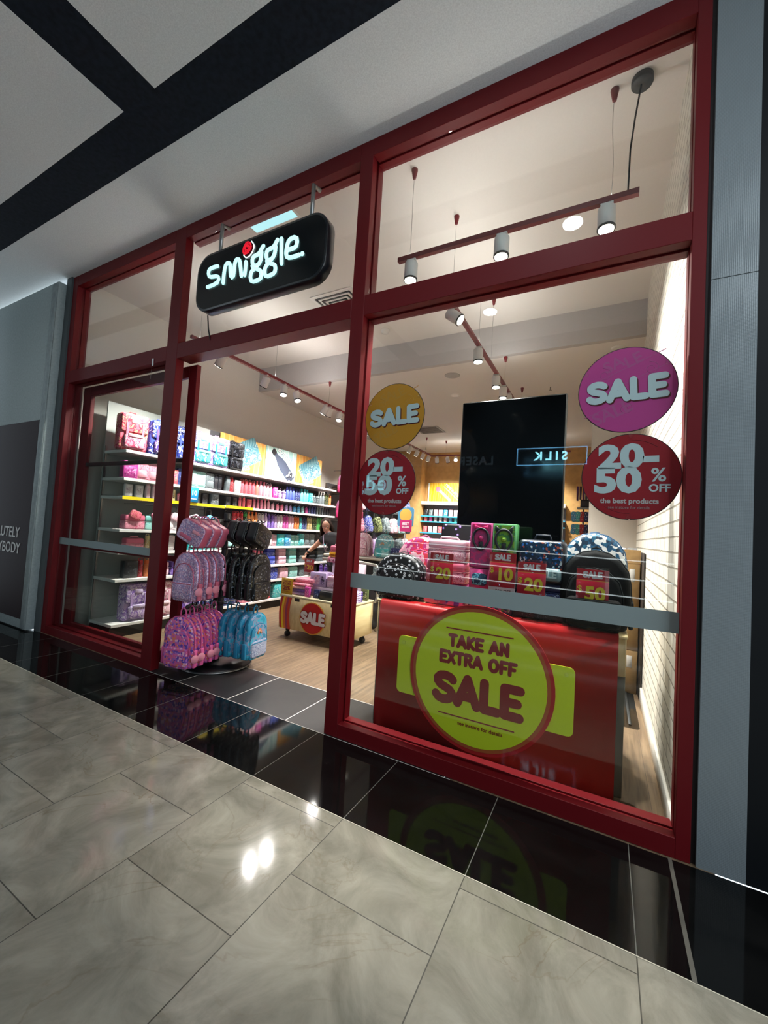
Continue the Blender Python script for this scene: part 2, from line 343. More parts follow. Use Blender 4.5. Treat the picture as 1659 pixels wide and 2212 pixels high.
bp = N.new('ShaderNodeBump'); bp.invert = True; bp.inputs['Strength'].default_value = 1; bp.inputs['Distance'].default_value = .03; L.new(br.outputs['Fac'], bp.inputs['Height']); L.new(bp.outputs[0], b.inputs['Normal'])
BRICK = m
struct('wall_right', MB().box(XR, XR + .1, .02, YB, 0, 4.2), BRICK, 'white painted brick wall on the right of the shop')
struct('baseboard_right', MB().rbox(XR - .016, XR, .13, 3.5, 0, .12, .003, 1), mat('e8e4da', .4), 'white skirting at the foot of the brick wall')
struct('baseboard_left', MB().rbox(XL, XL + .016, .13, .3, 0, .12, .003, 1), mat('d8d4ca', .4), 'white skirting at the foot of the left wall')
OR = plaster('honey_timber_veneer', 'c49a62', .04, 8, 0)
struct('wall_back', MB().box(-3.1, XR, YB, YB + .1, 0, 3.85).box(XL, -3.1, 8.5, YB + .1, 0, 3.85), OR, 'honey-coloured timber veneer wall at the back of the shop')
struct('wall_stockroom', MB().box(1.44, XR, 3.5, 3.6, 0, 3.8).box(1.44, 1.54, 3.6, YB, 0, 3.8), WHITE_WALL, 'short white wall of the stock room beside the brick wall')
# opposite side of the walkway (only seen mirrored in the glass)
struct('wall_opposite', MB().box(-7, 6, -6.4, -6.3, 0, 8.7), mat('14171a', .5), 'dark shopfront across the walkway')
struct('wall_haze_block', MB().box(-7.1, -7, -5.2, -.9, 0, 4.17), mat('1c2023', .6), 'unseen dark wall added left of the walkway to cut glass haze')  # unseen blocker added to keep bright haze off the left glass
# piers and hoarding beside the shopfront
m, N, L, b, tc = surf('perforated_grey_metal', .34, .5)
b.inputs['Metallic'].default_value = .15
vo = N.new('ShaderNodeTexVoronoi'); vo.inputs['Scale'].default_value = 150; vo.inputs['Randomness'].default_value = 0; L.new(tc.outputs['Object'], vo.inputs['Vector'])
L.new(mixc(N, L, math_(N, L, 'LESS_THAN', vo.outputs['Distance'], .38), lin('848c90'), lin('a8b0b4')), b.inputs['Base Color'])
bp = N.new('ShaderNodeBump'); bp.inputs['Strength'].default_value = .5; bp.inputs['Distance'].default_value = .002; L.new(vo.outputs['Distance'], bp.inputs['Height']); L.new(bp.outputs[0], b.inputs['Normal'])
PERF = m
pr = struct('trim_6', MB().box(2.034, 2.203, -.004, .2, 0, 2.66).box(2.034, 2.203, -.004, .2, 2.664, 4.17), PERF, 'perforated grey metal pier right of the shopfront')
struct('trim_7', MB().box(2.203, 5.5, -.003, .2, 0, 4.17), mat('0b0e12', .5, 0, 0, .25), 'black panelling right of the grey pier')
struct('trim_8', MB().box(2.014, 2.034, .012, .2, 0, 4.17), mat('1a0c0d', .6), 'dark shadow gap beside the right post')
struct('trim_9', MB().box(-4.125, -4.012, -.02, .2, 0, 4.17), mat('4c5254', .6), 'dark grey pier left of the shopfront')
hd = thing('hoarding', 'pale grey temporary hoarding with maroon poster left of the shopfront', 'hoarding', (-4.125, -.1, 0))
MB().rbox(-2.6, -.003, 0, .095, .015, 4.1, .004, 1).build('panel', plaster('hoarding_board', 'a9b3b3', .03, 40), hd)
MB().box(-2.6, -.14, -.004, 0, .12, 2.45).build('poster', mat('241116', .65, 0, 0, .2), hd)
text('lettering', 'ABSOLUTELY', .175, mat('c9c6c2', .5), hd, T(-.365, -.006, 1.1), .012, .0008, 'RIGHT')
text('lettering', 'EVERYBODY', .175, mat('c9c6c2', .5), hd, T(-.315, -.006, .915), .012, .0008, 'RIGHT')
MB().rbox(-.118, -.003, -.012, .0, .02, 4.08, .004, 1).build('edge_strip', plaster('hoarding_tape', '98a1a2', .04, 20), hd)
# ------------------------------------------------------------------ red shopfront frame
def frame(name, x0, x1, z0, z1, label, vert=True, groove=True, dp=.15):
    mb = MB()
    if groove:
        mb.rbox(x0, x1, 0, .055, z0, z1, .002, 1, smooth=False); g = .012
        mb.box(x0 + g * vert, x1 - g * vert, .055, .085, z0 + g * (not vert), z1 - g * (not vert))
        mb.rbox(x0, x1, .085, .15, z0, z1, .002, 1, smooth=False)
    else: mb.rbox(x0, x1, 0, dp, z0, z1, .003, 1, smooth=False)
    return struct(name, mb, RED, label)
ZT = 4.17
frame('trim_10', -4.01, -3.91, 0, ZT, 'left outer red post of the shopfront')
frame('trim_11', -2.1, -1.94, 0, ZT, 'red post on the left of the doorway', groove=False, dp=.08)
frame('trim_12', 0, .105, 0, ZT, 'red post between the doorway and the big window')
frame('trim_13', 1.957, 2.014, 0, ZT, 'right outer red post of the shopfront')
for i, (a, c) in enumerate(((-3.91, -2.1), (-1.94, 0), (.105, 1.957))):
    frame('trim_%d' % (14 + i), a, c, 4.045, ZT, ('red top rail over the left pane', 'red top rail over the doorway', 'red top rail over the right pane')[i], False)
    frame('trim_%d' % (17 + i), a, c, 2.883, 3.026, ('red transom over the left window', 'red transom over the open doorway', 'red transom over the big right window')[i], False, i != 1)
frame('trim_20', -3.91, -2.1, 0, .09, 'red bottom rail under the left window', False)
frame('trim_21', .105, 1.957, 0, .09, 'red bottom rail under the big right window', False)
panes = [(-3.92, -2.09, 3.015, 4.05, 'upper left glass pane of the shopfront'), (-1.95, .01, 3.015, 4.05, 'upper middle glass pane behind the hanging sign'), (.095, 1.967, 3.015, 4.05, 'upper right glass pane before the lamp track'),
         (-3.92, -2.09, .08, 2.893, 'tall glass pane of the left window'), (.095, 1.967, .08, 2.893, 'large glass pane of the right window')]
for i, (a, c, z0, z1, lb) in enumerate(panes):
    struct('window_%d' % (i + 1), MB().box(a, c, .066, .074, z0, z1), GLASS, lb)
# sliding door leaf parked behind the left window
d1 = thing('door_1', 'red framed sliding glass door parked open behind the left window', 'door', (-2.9, .175, 0)); d1['kind'] = 'structure'
x0, x1 = -.98, 1.06
MB().rbox(x0, x0 + .17, -.022, .022, .02, 2.87, .003, 1, smooth=False).build('stile', RED, d1)
MB().rbox(x1 - .115, x1, -.022, .022, .02, 2.87, .003, 1, smooth=False).build('stile', RED, d1)
MB().rbox(x0 + .17, x1 - .115, -.022, .022, 2.76, 2.87, .003, 1, smooth=False).build('top_rail', RED, d1)
MB().rbox(x0 + .17, x1 - .115, -.022, .022, .02, .13, .003, 1, smooth=False).build('bottom_rail', RED, d1)
MB().rbox(x0 + .17, x1 - .115, -.018, .018, 1.93, 1.97, .003, 1, smooth=False).build('mid_rail', mat('2a0c0e', .5), d1)
MB().rbox(x0 + .17, x1 - .115, -.018, .018, .98, 1.03, .003, 1, smooth=False).build('mid_rail', RED, d1)
MB().box(x0 + .16, x1 - .11, -.003, .003, .12, 2.77).build('pane', GLASS, d1)
FILM = film_mat('frosted_safety_film', '8f9c9c', .93)
tag(MB().box(.095, 1.957, .0635, .0655, .992, 1.092).build('safety_strip', FILM), 'grey frosted safety strip across the big right window', 'window film')
tag(MB().box(-3.95, -2.1, .0635, .0655, 1.015, 1.09).build('safety_strip', FILM), 'grey frosted safety strip across the left window', 'window film')
# ------------------------------------------------------------------ light fittings
WH = mat('ece8e4', .45); METAL = mat('9a9a98', .3, .9); BLK = mat('101012', .5); BLKG = mat('0a0b0d', .15)
LENS = mat('fff4e4', .4, 0, 7); REDT = mat('6e1a20', .4)
for i, (x, y, z, p) in enumerate(DOWN):
    d = tag(MB().lathe([(.052, -.012), (.075, -.012), (.08, 0), (.08, .001)], 20).build('downlight', WH, None, (x, y, z - .001)), 'small round recessed downlight in the %s, %s' % (('high front ceiling', 'lower rear ceiling')[z < 4],
        ['above the satchels of the left wall', 'above the doorway', 'before the bulkhead', 'added to brighten the brick wall', 'left of the television', 'over the lunch box shelves', 'behind the television', 'over the hanging backpacks', 'near the back wall', 'by the stock room wall'][i]), 'ceiling light')
for i, (x, y, p) in enumerate(MALL):
    tag(MB().lathe([(.07, -.012), (.1, -.012), (.105, 0), (.105, .001)], 20).build('downlight', WH, None, (x, y, 4.169)), 'round downlight in the walkway ceiling, %s' % ['nearest the hoarding', 'left of the dark cross band', 'straight above the viewer', 'nearest the black panelling', 'right in front of the big window'][i], 'ceiling light')
def spot_fit():
    r = thing('track_spotlight', 'x', 'spotlight')
    MB().box(-.035, .035, -.013, .013, -.012, 0).build('adapter', WH, r)
    MB().cyl((0, 0, -.012), (0, 0, -.05), .008, 8).build('stem', WH, r)
    h = MB().lathe([(.047, -.166), (.05, -.165), (.05, -.035), (.046, -.03)], 20).build('lamp_head', WH, r)
    MB().lathe([(.043, -.169), (.043, -.167)], 20).build('lens', LENS, h)
    MB().lathe([(.0515, -.1665), (.052, -.166), (.0515, -.156)], 20).build('rim', BLK, h)
    return r
def spot(x, y, z, label, rx=0, ry=0, rz=0, power=0, target=None, ang=70, group=None):
    o = place('spot', spot_fit, (x, y, z), 0, label, group)
    if target is not None:
        d = (Vector(target) - Vector((x, y, z - .06))).normalized(); q = d.to_track_quat('-Z', 'Y')
        hd_ = [c for c in o.children if c.name.startswith('lamp_head')][0]; hd_.rotation_euler = q.to_euler(); hd_.location = Vector((0, 0, -.075)) - (q @ Vector((0, 0, -.075)))
        tip = Vector((x, y, z - .075)) + d * .125
        if power: light('spotlight_lamp', 'SPOT', tip, power, WARM, .035, None, target, math.radians(ang), .8)
    return o
def track(name, pts, label):
    t = thing(name, label, 'lighting track', pts[0]); p0 = Vector(pts[0]); mb = MB()
    for a, c in zip(pts, pts[1:]):
        a = Vector(a) - p0; c = Vector(c) - p0; d = (c - a).normalized(); s = Vector((-d.y, d.x, 0)) * .0175; vs = []
        for e in (a, c):
            vs += [e + s, e - s, e - s + Vector((0, 0, .034)), e + s + Vector((0, 0, .034))]
        mb.add(vs, [(0, 1, 2, 3), (7, 6, 5, 4), (0, 4, 5, 1), (1, 5, 6, 2), (2, 6, 7, 3), (3, 7, 4, 0)])
    mb.build('rail', REDT, t); return t
def hang(t, x, y, z, zc, wob=0):
    q = Vector(t.location)
    pts = [(x - q.x + wob * math.sin(k), y - q.y, z + .03 - q.z + (zc - z - .08) * k / 6) for k in range(7)]
    wv = MB().tube(pts, .0016, 5).build('cable', METAL, t)
    MB().lathe([(.008, -.075), (.012, -.072), (.024, -.01), (.024, 0)], 12, T(x - q.x, y - q.y, zc - q.z)).build('cone', REDT, t)
tA = track('lighting_track', [(.168, .35, 3.455), (1.746, .35, 3.455)], 'dark red lamp track hanging behind the upper right pane')
hang(tA, .262, .35, 3.455, 4.17, .002); hang(tA, 1.6, .35, 3.455, 4.17, .006)
MB().tube([(1.52, 0, .03), (1.525, 0, .3), (1.545, .01, .5), (1.57, 0, .68)], .0055, 6).build('power_cable', BLK, tA)
MB().lathe([(.055, -.035), (.058, -.03), (.058, 0)], 24, T(1.575, 0, .715)).build('ceiling_rose', mat('26282b', .5), tA)
for x, lb in ((.28, 'left'), (.955, 'middle'), (1.58, 'right')):
    spot(x, .35, 3.455, 'white cylinder spotlight at the %s of the track behind the upper right pane' % lb, target=(x + .03, .2, 0), power=210, ang=62)
tB = track('lighting_track', [(-2.4, .45, 3.36), (-2.4, 5.2, 3.36)], 'dark red lamp track running back along the left shelves')
hang(tB, -2.401, 1.746, 3.36, 4.17); hang(tB, -2.401, 2.98, 3.36, 3.76); hang(tB, -2.401, .56, 3.36, 4.17)
for y, tg, lb in ((.56, (-3.95, .45, 1.1), 'spotlight added at the very window end of the left track'), (.865, (-3.5, .75, 1.6), 'first and nearest of the spotlights over the left shelves'), (1.579, (-3.9, 1.9, 1.3), 'second spotlight from the doorway over the left shelves'), (1.93, (-1.9, 1.3, .3), 'third spotlight from the doorway over the left shelves, lens lit'),  # window-end spotlight is added to brighten the left wall
                  (2.2, (-1.3, 1.9, .3), 'fourth spotlight from the doorway over the left shelves, lens lit'), (2.9, (-3.6, 2.6, 1.2), 'fifth spotlight from the doorway, tipped towards the drink bottles'), (3.02, (-3.6, 3.6, 1.2), 'sixth spotlight from the doorway, tipped towards the back'), (3.3, (-2.0, 2.2, 0), 'seventh spotlight from the doorway, lens towards the walkway'), (4.3, (-3.6, 4.6, 1.2), 'eighth spotlight from the doorway over the left shelves')):
    spot(-2.4, y, 3.36, lb, target=tg, power=(160 if y < 1.7 else 230) if tg[0] < -3 else 100, ang=85)
tC = track('lighting_track', [(.414, .6, 3.36), (.414, 4.6, 3.36)], 'dark red lamp track running back over the window display')
hang(tC, .414, 1.75, 3.36, 4.17); hang(tC, .414, 2.99, 3.36, 3.76); hang(tC, .414, 4.215, 3.36, 3.76); hang(tC, .407, .923, 3.36, 4.17); hang(tC, .405, 2.3, 3.36, 4.17)
for y, tg, lb in ((.93, (1.97, 1.0, 2.1), 'large near spotlight aimed at the brick wall'), (1.748, (.6, 1.5, 0), 'second spotlight of the track over the window display'), (2.54, (.6, 2.2, 0), 'third spotlight of the track over the window display'), (2.94, (.4, 2.8, 0), 'fourth spotlight of the track over the window display'), (3.25, (.4, 3.3, 0), 'last visible spotlight above the television')):
    spot(.414, y, 3.36, lb, target=tg, power=260, ang=100)
tD = track('lighting_track', [(-2.41, 5.6, 3.38), (-2.4, 7.55, 3.38), (.9, 7.55, 3.38)], 'dark red corner lamp track near the back wall')
hang(tD, -2.349, 6.994, 3.38, 3.76); hang(tD, -2.0, 7.45, 3.38, 3.76)
for i, (x, y, tg) in enumerate(((-2.41, 6.2, (-3.6, 6.2, 1.2)), (-2.41, 6.6, (-3.5, 6.8, 1.2)), (-2.4, 6.95, (-3.4, 7.2, 1.3)), (-2.4, 7.3, (-3.3, 7.6, 1.3)), (-2.27, 7.55, (-2.5, 8.8, 1.6)), (-1.98, 7.55, (-1.9, 8.8, 1.6)), (-1.76, 7.55, (-.2, 3.0, .4)), (-1.3, 7.55, (-1.2, 8.8, 1.6)), (.2, 7.55, (.2, 8.8, 1.6)))):
    spot(x, y, 3.38, 'white spotlight on the corner track, %s from its near end' % ['first', 'second', 'third', 'fourth', 'fifth', 'sixth', 'seventh with glaring lens', 'eighth', 'ninth'][i], target=tg, power=240 if i not in (1, 6) else 60, ang=90)
# bare uplights added over the tracks to brighten the ceiling
for nm, x, y, z, ln, p in (('a', .95, .35, 3.5, 1.4, 2), ('b', -2.4, 1.6, 3.41, 2.4, 9), ('c', .414, 1.7, 3.41, 2.2, 8), ('d', -.8, 7.55, 3.42, 3.0, 4)):
    o = light('added_uplight', 'AREA', (x, y, z), p, WARM, .03 if nm in 'bc' else ln, ln if nm in 'bc' else .03); o.rotation_euler = (PI, 0, 0)
# ceiling fittings
v = thing('air_vent', 'square louvred air vent in the high ceiling behind the middle pane', 'air vent', (-1.33, 1.73, 4.168))
MB().slab(rr(.6, .6, .01, 1), -.008, 0, 0, M=T(rx=PI / 2)).build('frame', WH, v)
for k in range(4):
    a = .24 - k * .06
    sl = MB()
    for (p, q) in (((-a, -a), (a, -a)), ((a, -a), (a, a)), ((a, a), (-a, a)), ((-a, a), (-a, -a))):
        sl.box(min(p[0], q[0]) - .01, max(p[0], q[0]) + .01, min(p[1], q[1]) - .01, max(p[1], q[1]) + .01, -.016, -.008)
    sl.build('slot', BLK, v)
tag(MB().lathe([(.02, -.05), (.05, -.045), (.055, -.02), (.06, -.018), (.06, 0)], 20).build('smoke_detector', WH, None, (-1.138, 2.479, 4.169)), 'white smoke detector on the ceiling before the bulkhead', 'smoke detector')
tag(MB().lathe([(.02, -.045), (.05, -.04), (.055, 0)], 20).build('smoke_detector', WH, None, (.9, 2.0, 4.169)), 'white smoke detector on the ceiling near the brick wall', 'smoke detector')
tag(MB().lathe([(.105, -.006), (.115, 0)], 28).build('ceiling_speaker', mat('aaa6a2', .7), None, (-.447, 3.368, 3.759)), 'round grey ceiling speaker behind the bulkhead', 'speaker')
for (x, y) in ((.816, 4.311), (-2.844, 8.129), (-.9, 5.9)):
    tag(MB().cyl((0, 0, 0), (0, 0, -.05), .008, 8).lathe([(.022, -.055), (.024, -.05)], 12).build('sprinkler_head', METAL, None, (x, y, 3.759)), 'small sprinkler head on the rear ceiling, ' + {.816: 'right of the last track cone', -2.844: 'near the back corner', -.9: 'midway down the shop'}[x], 'sprinkler')
dv = thing('air_vent', 'slotted air vent in the rear ceiling by the corner track', 'air vent', (-2.0, 6.3, 3.758))
MB().box(-.3, .3, -.3, .3, -.008, 0).build('frame', mat('8f8b88', .6), dv); s_ = MB()
for k in range(7): s_.box(-.25, .25, -.24 + k * .075, -.2 + k * .075, -.014, -.008)
s_.build('slot', BLK, dv)
lp = thing('lens_ghost_panel', 'pale blue glowing panel added for a lens ghost behind the hanging sign', 'ceiling light', (-1.13, .25, 4.168))  # glowing panel added in place of a lens ghost
MB().rbox(-.27, .27, -.1, .1, -.012, 0, .003, 1).build('frame', WH, lp); MB().box(-.25, .25, -.085, .085, -.0135, -.0115).build('lens_ghost_glow', mat('9fd8e2', .4, 0, .8), lp)

# ------------------------------------------------------------------ hanging shop sign
sg = thing('hanging_sign', 'black rounded hanging sign with glowing white brush lettering over the doorway', 'sign', (-.865, -.072, 3.42))
sh = MB(); sh.slab(rr(1.4, .505, .15, 8), -.045, .045, .006, 2); sh.build('sign_box', mat('0b1218', .3, 0, 0, .5, .3), sg)
sh = MB(); sh.slab(rr(1.36, .465, .13, 8), -.0465, -.044); sh.build('sign_face', mat('060b10', .25), sg)
for x in (-.48, .505): MB().tube([(x, 0, .245), (x, 0, .515), (x + .0, .074, .53)], .016, 12).build('hanger_rod', METAL, sg)
MB().tube([(-.62, .03, -.24), (-.625, .05, -.35), (-.62, .08, -.46)], .006, 6).build('power_cable', BLK, sg)
GLOW = mat('bdf6f4', .4, 0, .8)
def stroke(name, paths, m, parent, r=.02, M=None, flat=.5, y=-.052, n=8):
    mb = MB()
    for p in paths:
        q = []
        for k in range(len(p) - 1):   # chaikin-like subdivision
            q.append(p[k]); q.append(((p[k][0] + p[k + 1][0]) / 2, (p[k][1] + p[k + 1][1]) / 2))
        q.append(p[-1]); q2 = [q[0]]
        for k in range(1, len(q) - 1): q2.append(((q[k - 1][0] + 2 * q[k][0] + q[k + 1][0]) / 4, (q[k - 1][1] + 2 * q[k][1] + q[k + 1][1]) / 4))
        q2.append(q[-1]); mb.tube([(a, y, c) for a, c in q2], r, n, M)
        for e in (q2[0], q2[-1]): mb.lathe([(r * .3, -r * .95), (r * .75, -r * .7), (r, 0), (r * .75, r * .7), (r * .3, r * .95)], n, (M or Matrix()) @ T(e[0], y, e[1]))
    return mb.build(name, m, parent)
LET = [[[(-.436,.107),(-.512,.111),(-.548,.099),(-.54,.036),(-.472,.026),(-.412,.018),(-.401,-.046),(-.543,-.049)]],
 [[(-.349,-.059),(-.349,.019),(-.338,.095),(-.301,.106),(-.276,.076),(-.269,-.034),(-.226,-.047),(-.23,.064),(-.214,.105),(-.183,.103),(-.165,.066),(-.138,-.052)]],
 [[(-.099,.053),(-.096,.002),(-.101,-.054)]],
 [[(.084,.133),(.065,.113),(.045,.078),(-.016,.079),(-.03,.048),(-.017,-.002),(.044,-.013),(.069,.022),(.07,.085)],[(-.022,-.001),(.023,-.036),(.082,-.061),(.089,-.131),(.033,-.135),(-.031,-.129),(-.037,-.05),(-.004,-.033)]],
 [[(.229,.139),(.212,.116),(.192,.088),(.131,.091),(.12,.057),(.133,-.002),(.186,-.002),(.212,.032),(.215,.089)],[(.133,-.002),(.175,-.033),(.225,-.051),(.233,-.117),(.19,-.127),(.122,-.128),(.114,-.053),(.142,-.029)]],
 [[(.27,.136),(.277,.036),(.288,-.061)]],
 [[(.343,.028),(.386,.027),(.429,.028),(.427,.107),(.373,.112),(.338,.097),(.328,.039),(.327,-.028),(.387,-.042),(.456,-.041)]],
 [[(.485,-.041),(.487,-.04)]]]
for L_ in LET: stroke('letter', L_, GLOW, sg, .0155, None, 1, -.05)
rose = []
for k in range(7):
    a0 = k * .9; rose.append([(-.096 + .016 * math.sin(a0) + .034 * math.cos(t * .75) * (1 - .1 * (k % 2)), .168 - .012 * (k > 4) + .016 * math.cos(a0) + .036 * math.sin(t * .75)) for t in range(9)])
stroke('rose_emblem', rose, mat('c31228', .4, 0, .7), sg, .004, T(-.0, 0, .0), 1, -.054, 5)
stroke('rose_outline', [[(-.051, .21), (-.014, .17), (-.026, .12), (-.063, .088), (-.106, .086), (-.128, .117)]], mat('e8fdfd', .4, 0, 1.6), sg, .004, None, 1, -.053, 5)

# ------------------------------------------------------------------ window decals
CLEAR = glass_mat('clear_plastic'); LTX = mat('d4e4ea', .5, 0, .0); DKR = mat('5c0c18', .5)
def cup(parent, x, z):
    MB().lathe([(.004, -.0), (.013, .002), (.009, .008), (.004, .012), (.003, .0125)], 12, T(x, -.004, z, rx=PI / 2)).build('suction_cup', CLEAR, parent)
def disc(x, z, r, c, pale, label, kind):
    d = thing('round_window_sign', label, 'sign', (x, .088, z))
    MB().slab(circ(r), 0, .004).build('rim', mat('2c2628', .6), d)
    MB().slab(circ(r - .004, 48), -.001, .001).build('face', c, d)
    if kind == 'sale':
        for (dx, dz) in ((-.06, .15), (.03, .165)): text('faint_lettering', 'SA' if dx < 0 else 'LE', .085, pale, d, T(dx, -.0012, dz - .012, ry=-.42), .02, .0003)
        text('faint_lettering', 'SALE', .09, pale, d, T(-.06, -.0012, -.12, ry=-.42), .02, .0003)
        for (a, z1) in ((.1, .09), (-.02, .01), (-.15, -.08)): MB().slab([(-.19, z1 - .06), (.17, z1 + .1), (.17, z1 + .104), (-.19, z1 - .056)], -.0014, -.0008).build('faint_line', pale, d)
        for (dx, dz) in ((-.1, .09), (.11, .1), (0, -.1)):
            stroke('rose_print', [[(dx + (.012 + .003 * t) * math.cos(t * .9), dz + (.012 + .003 * t) * math.sin(t * .9)) for t in range(10)]], pale, d, .0022, None, 1, -.0004, 4)
        rtext('shadow_lettering', 'SALE', .128, .385, .017, DKR, d, T(.006, -.0014, -.006, ry=-.05), .16)
        rtext('lettering', 'SALE', .128, .385, .017, LTX, d, T(0, -.0032, .001, ry=-.05), .16)
        cup(d, -.19, .1); cup(d, .18, .12)
    else:
        text('lettering', '20-', .165, LTX, d, T(-.01, -.002, .1, ry=-.02), .05, .0006, sx=1.22)
        text('lettering', '50', .175, LTX, d, T(-.055, -.002, -.025, ry=-.02), .05, .0006, sx=1.2)
        text('percent_mark', '%', .095, LTX, d, T(.125, -.002, .005), .02, .0006)
        text('lettering', 'OFF', .052, LTX, d, T(.13, -.002, -.06), .03, .0006)
        text('small_lettering', 'the best products', .036, mat('d0c4c4', .5), d, T(0, -.002, -.127), .03, .0005)
        text('small_lettering', 'see instore for details', .021, mat('b09498', .5), d, T(0, -.002, -.16), .0, .0004)
        for a0, sg_ in ((.9, 1), (4.1, 1)): stroke('curl', [[(.19 * math.cos(a0 + k * .09), .19 * math.sin(a0 + k * .09)) for k in range(8)]], mat('8a1c2a', .5), d, .0016, None, 1, -.0012, 4)
        cup(d, 0, r - .012); cup(d, 0, -r + .012)
    return d
ORC = mat('dc9624', .5); PNK = mat('cc4496', .5); RDC = mat('a61424', .5)
disc(.347, 2.174, .226, ORC, mat('d6983a', .5), 'orange round SALE sign hung high at the left of the big window', 'sale')
disc(.312, 1.722, .223, RDC, None, 'dark red 20-50% off disc below the orange SALE disc', 'pct')
disc(1.706, 2.206, .226, PNK, mat('c05a98', .5), 'pink round SALE sign hung high at the right of the big window', 'sale')
disc(1.735, 1.749, .223, RDC, None, 'dark red 20-50% off disc below the pink SALE disc', 'pct')
d = thing('round_window_sign', 'large lime green and red TAKE AN EXTRA OFF SALE sign low in the big window', 'sign', (1.0, .09, .558))
MB().slab(circ(.428, 64), -.002, .004).build('outer_ring', mat('b81c20', .5), d)
MB().slab(circ(.408, 64), -.004, -.0015).build('inner_ring', mat('b4562c', .5), d)
LIME = mat('d4e024', .5)
MB().slab(circ(.388, 64), -.006, -.0035).build('face', LIME, d)
wg = []
for (dx, dz) in ((-.52, 0), (.52, 0)): pass
MB().slab(rr(1.04, .36, .03, 4, 0, -.01), .0045, .008).build('wing_panel', LIME, d)
MR = mat('8c1c22', .5)
MB().box(-.2, .2, -.0075, -.006, .268, .275).build('rule', MR, d); MB().box(-.225, .225, -.0075, -.006, -.243, -.236).build('rule', MR, d)
rtext('lettering', 'TAKE AN', .082, .37, .0105, MR, d, T(.0, -.0062, .2, ry=.0), .17)
rtext('lettering', 'EXTRA OFF', .082, .47, .0105, MR, d, T(-.005, -.0062, .098, ry=.0), .17)
rtext('lettering', 'SALE', .2, .56, .026, MR, d, T(.0, -.0062, -.085, ry=.0), .14)
text('small_lettering', 'see instore for details', .03, MR, d, T(.03, -.0072, -.275), .015, .0005)
cup(d, -.48, .13); cup(d, .48, .13)

# ------------------------------------------------------------------ things across the walkway, seen mirrored in the glass
def lit_word(name, s, size, x, z, m, label, bold=.02, rot=PI):
    t = thing(name, label, 'sign', (x, -6.27, z), rot)
    text('lettering', s, size, m, t, T(), bold, .01, space=1.5 if s == 'SILK' else 1.15); return t
t = lit_word('shop_sign', 'SILK', .24, .62, 3.08, mat('8fdcf2', .4, 0, 16), 'outlined lit SILK sign on the shopfront across the walkway')
for (a, b_, c_, d_) in ((-.66, .66, -.18, -.165), (-.66, .66, .165, .18), (-.66, -.645, -.18, .18), (.645, .66, -.18, .18)): MB().box(a, b_, -.01, .0, c_, d_).build('outline', mat('6aaad8', .4, 0, 9), t)
lit_word('shop_sign', 'LASER CLINICS', .26, -1.5, 3.02, mat('5a6a74', .4, 0, .9), 'dim LASER CLINICS lettering across the walkway')
lit_word('shop_sign', 'edge', .56, -3.68, 2.53, mat('8fe0f4', .4, 0, 4.5), 'bright blue-white edge sign across the walkway', .0)
for k, z in enumerate((1.16, .82, .5)):
    tag(MB().cyl((-3.2, -6.2, z), (2.7, -6.2, z - .05), .011, 8).build('light_rail', mat('e8f4f8', .3, 0, 5)), 'thin lit rail across the walkway, %s of three' % ('top', 'middle', 'lowest')[k], 'rail')
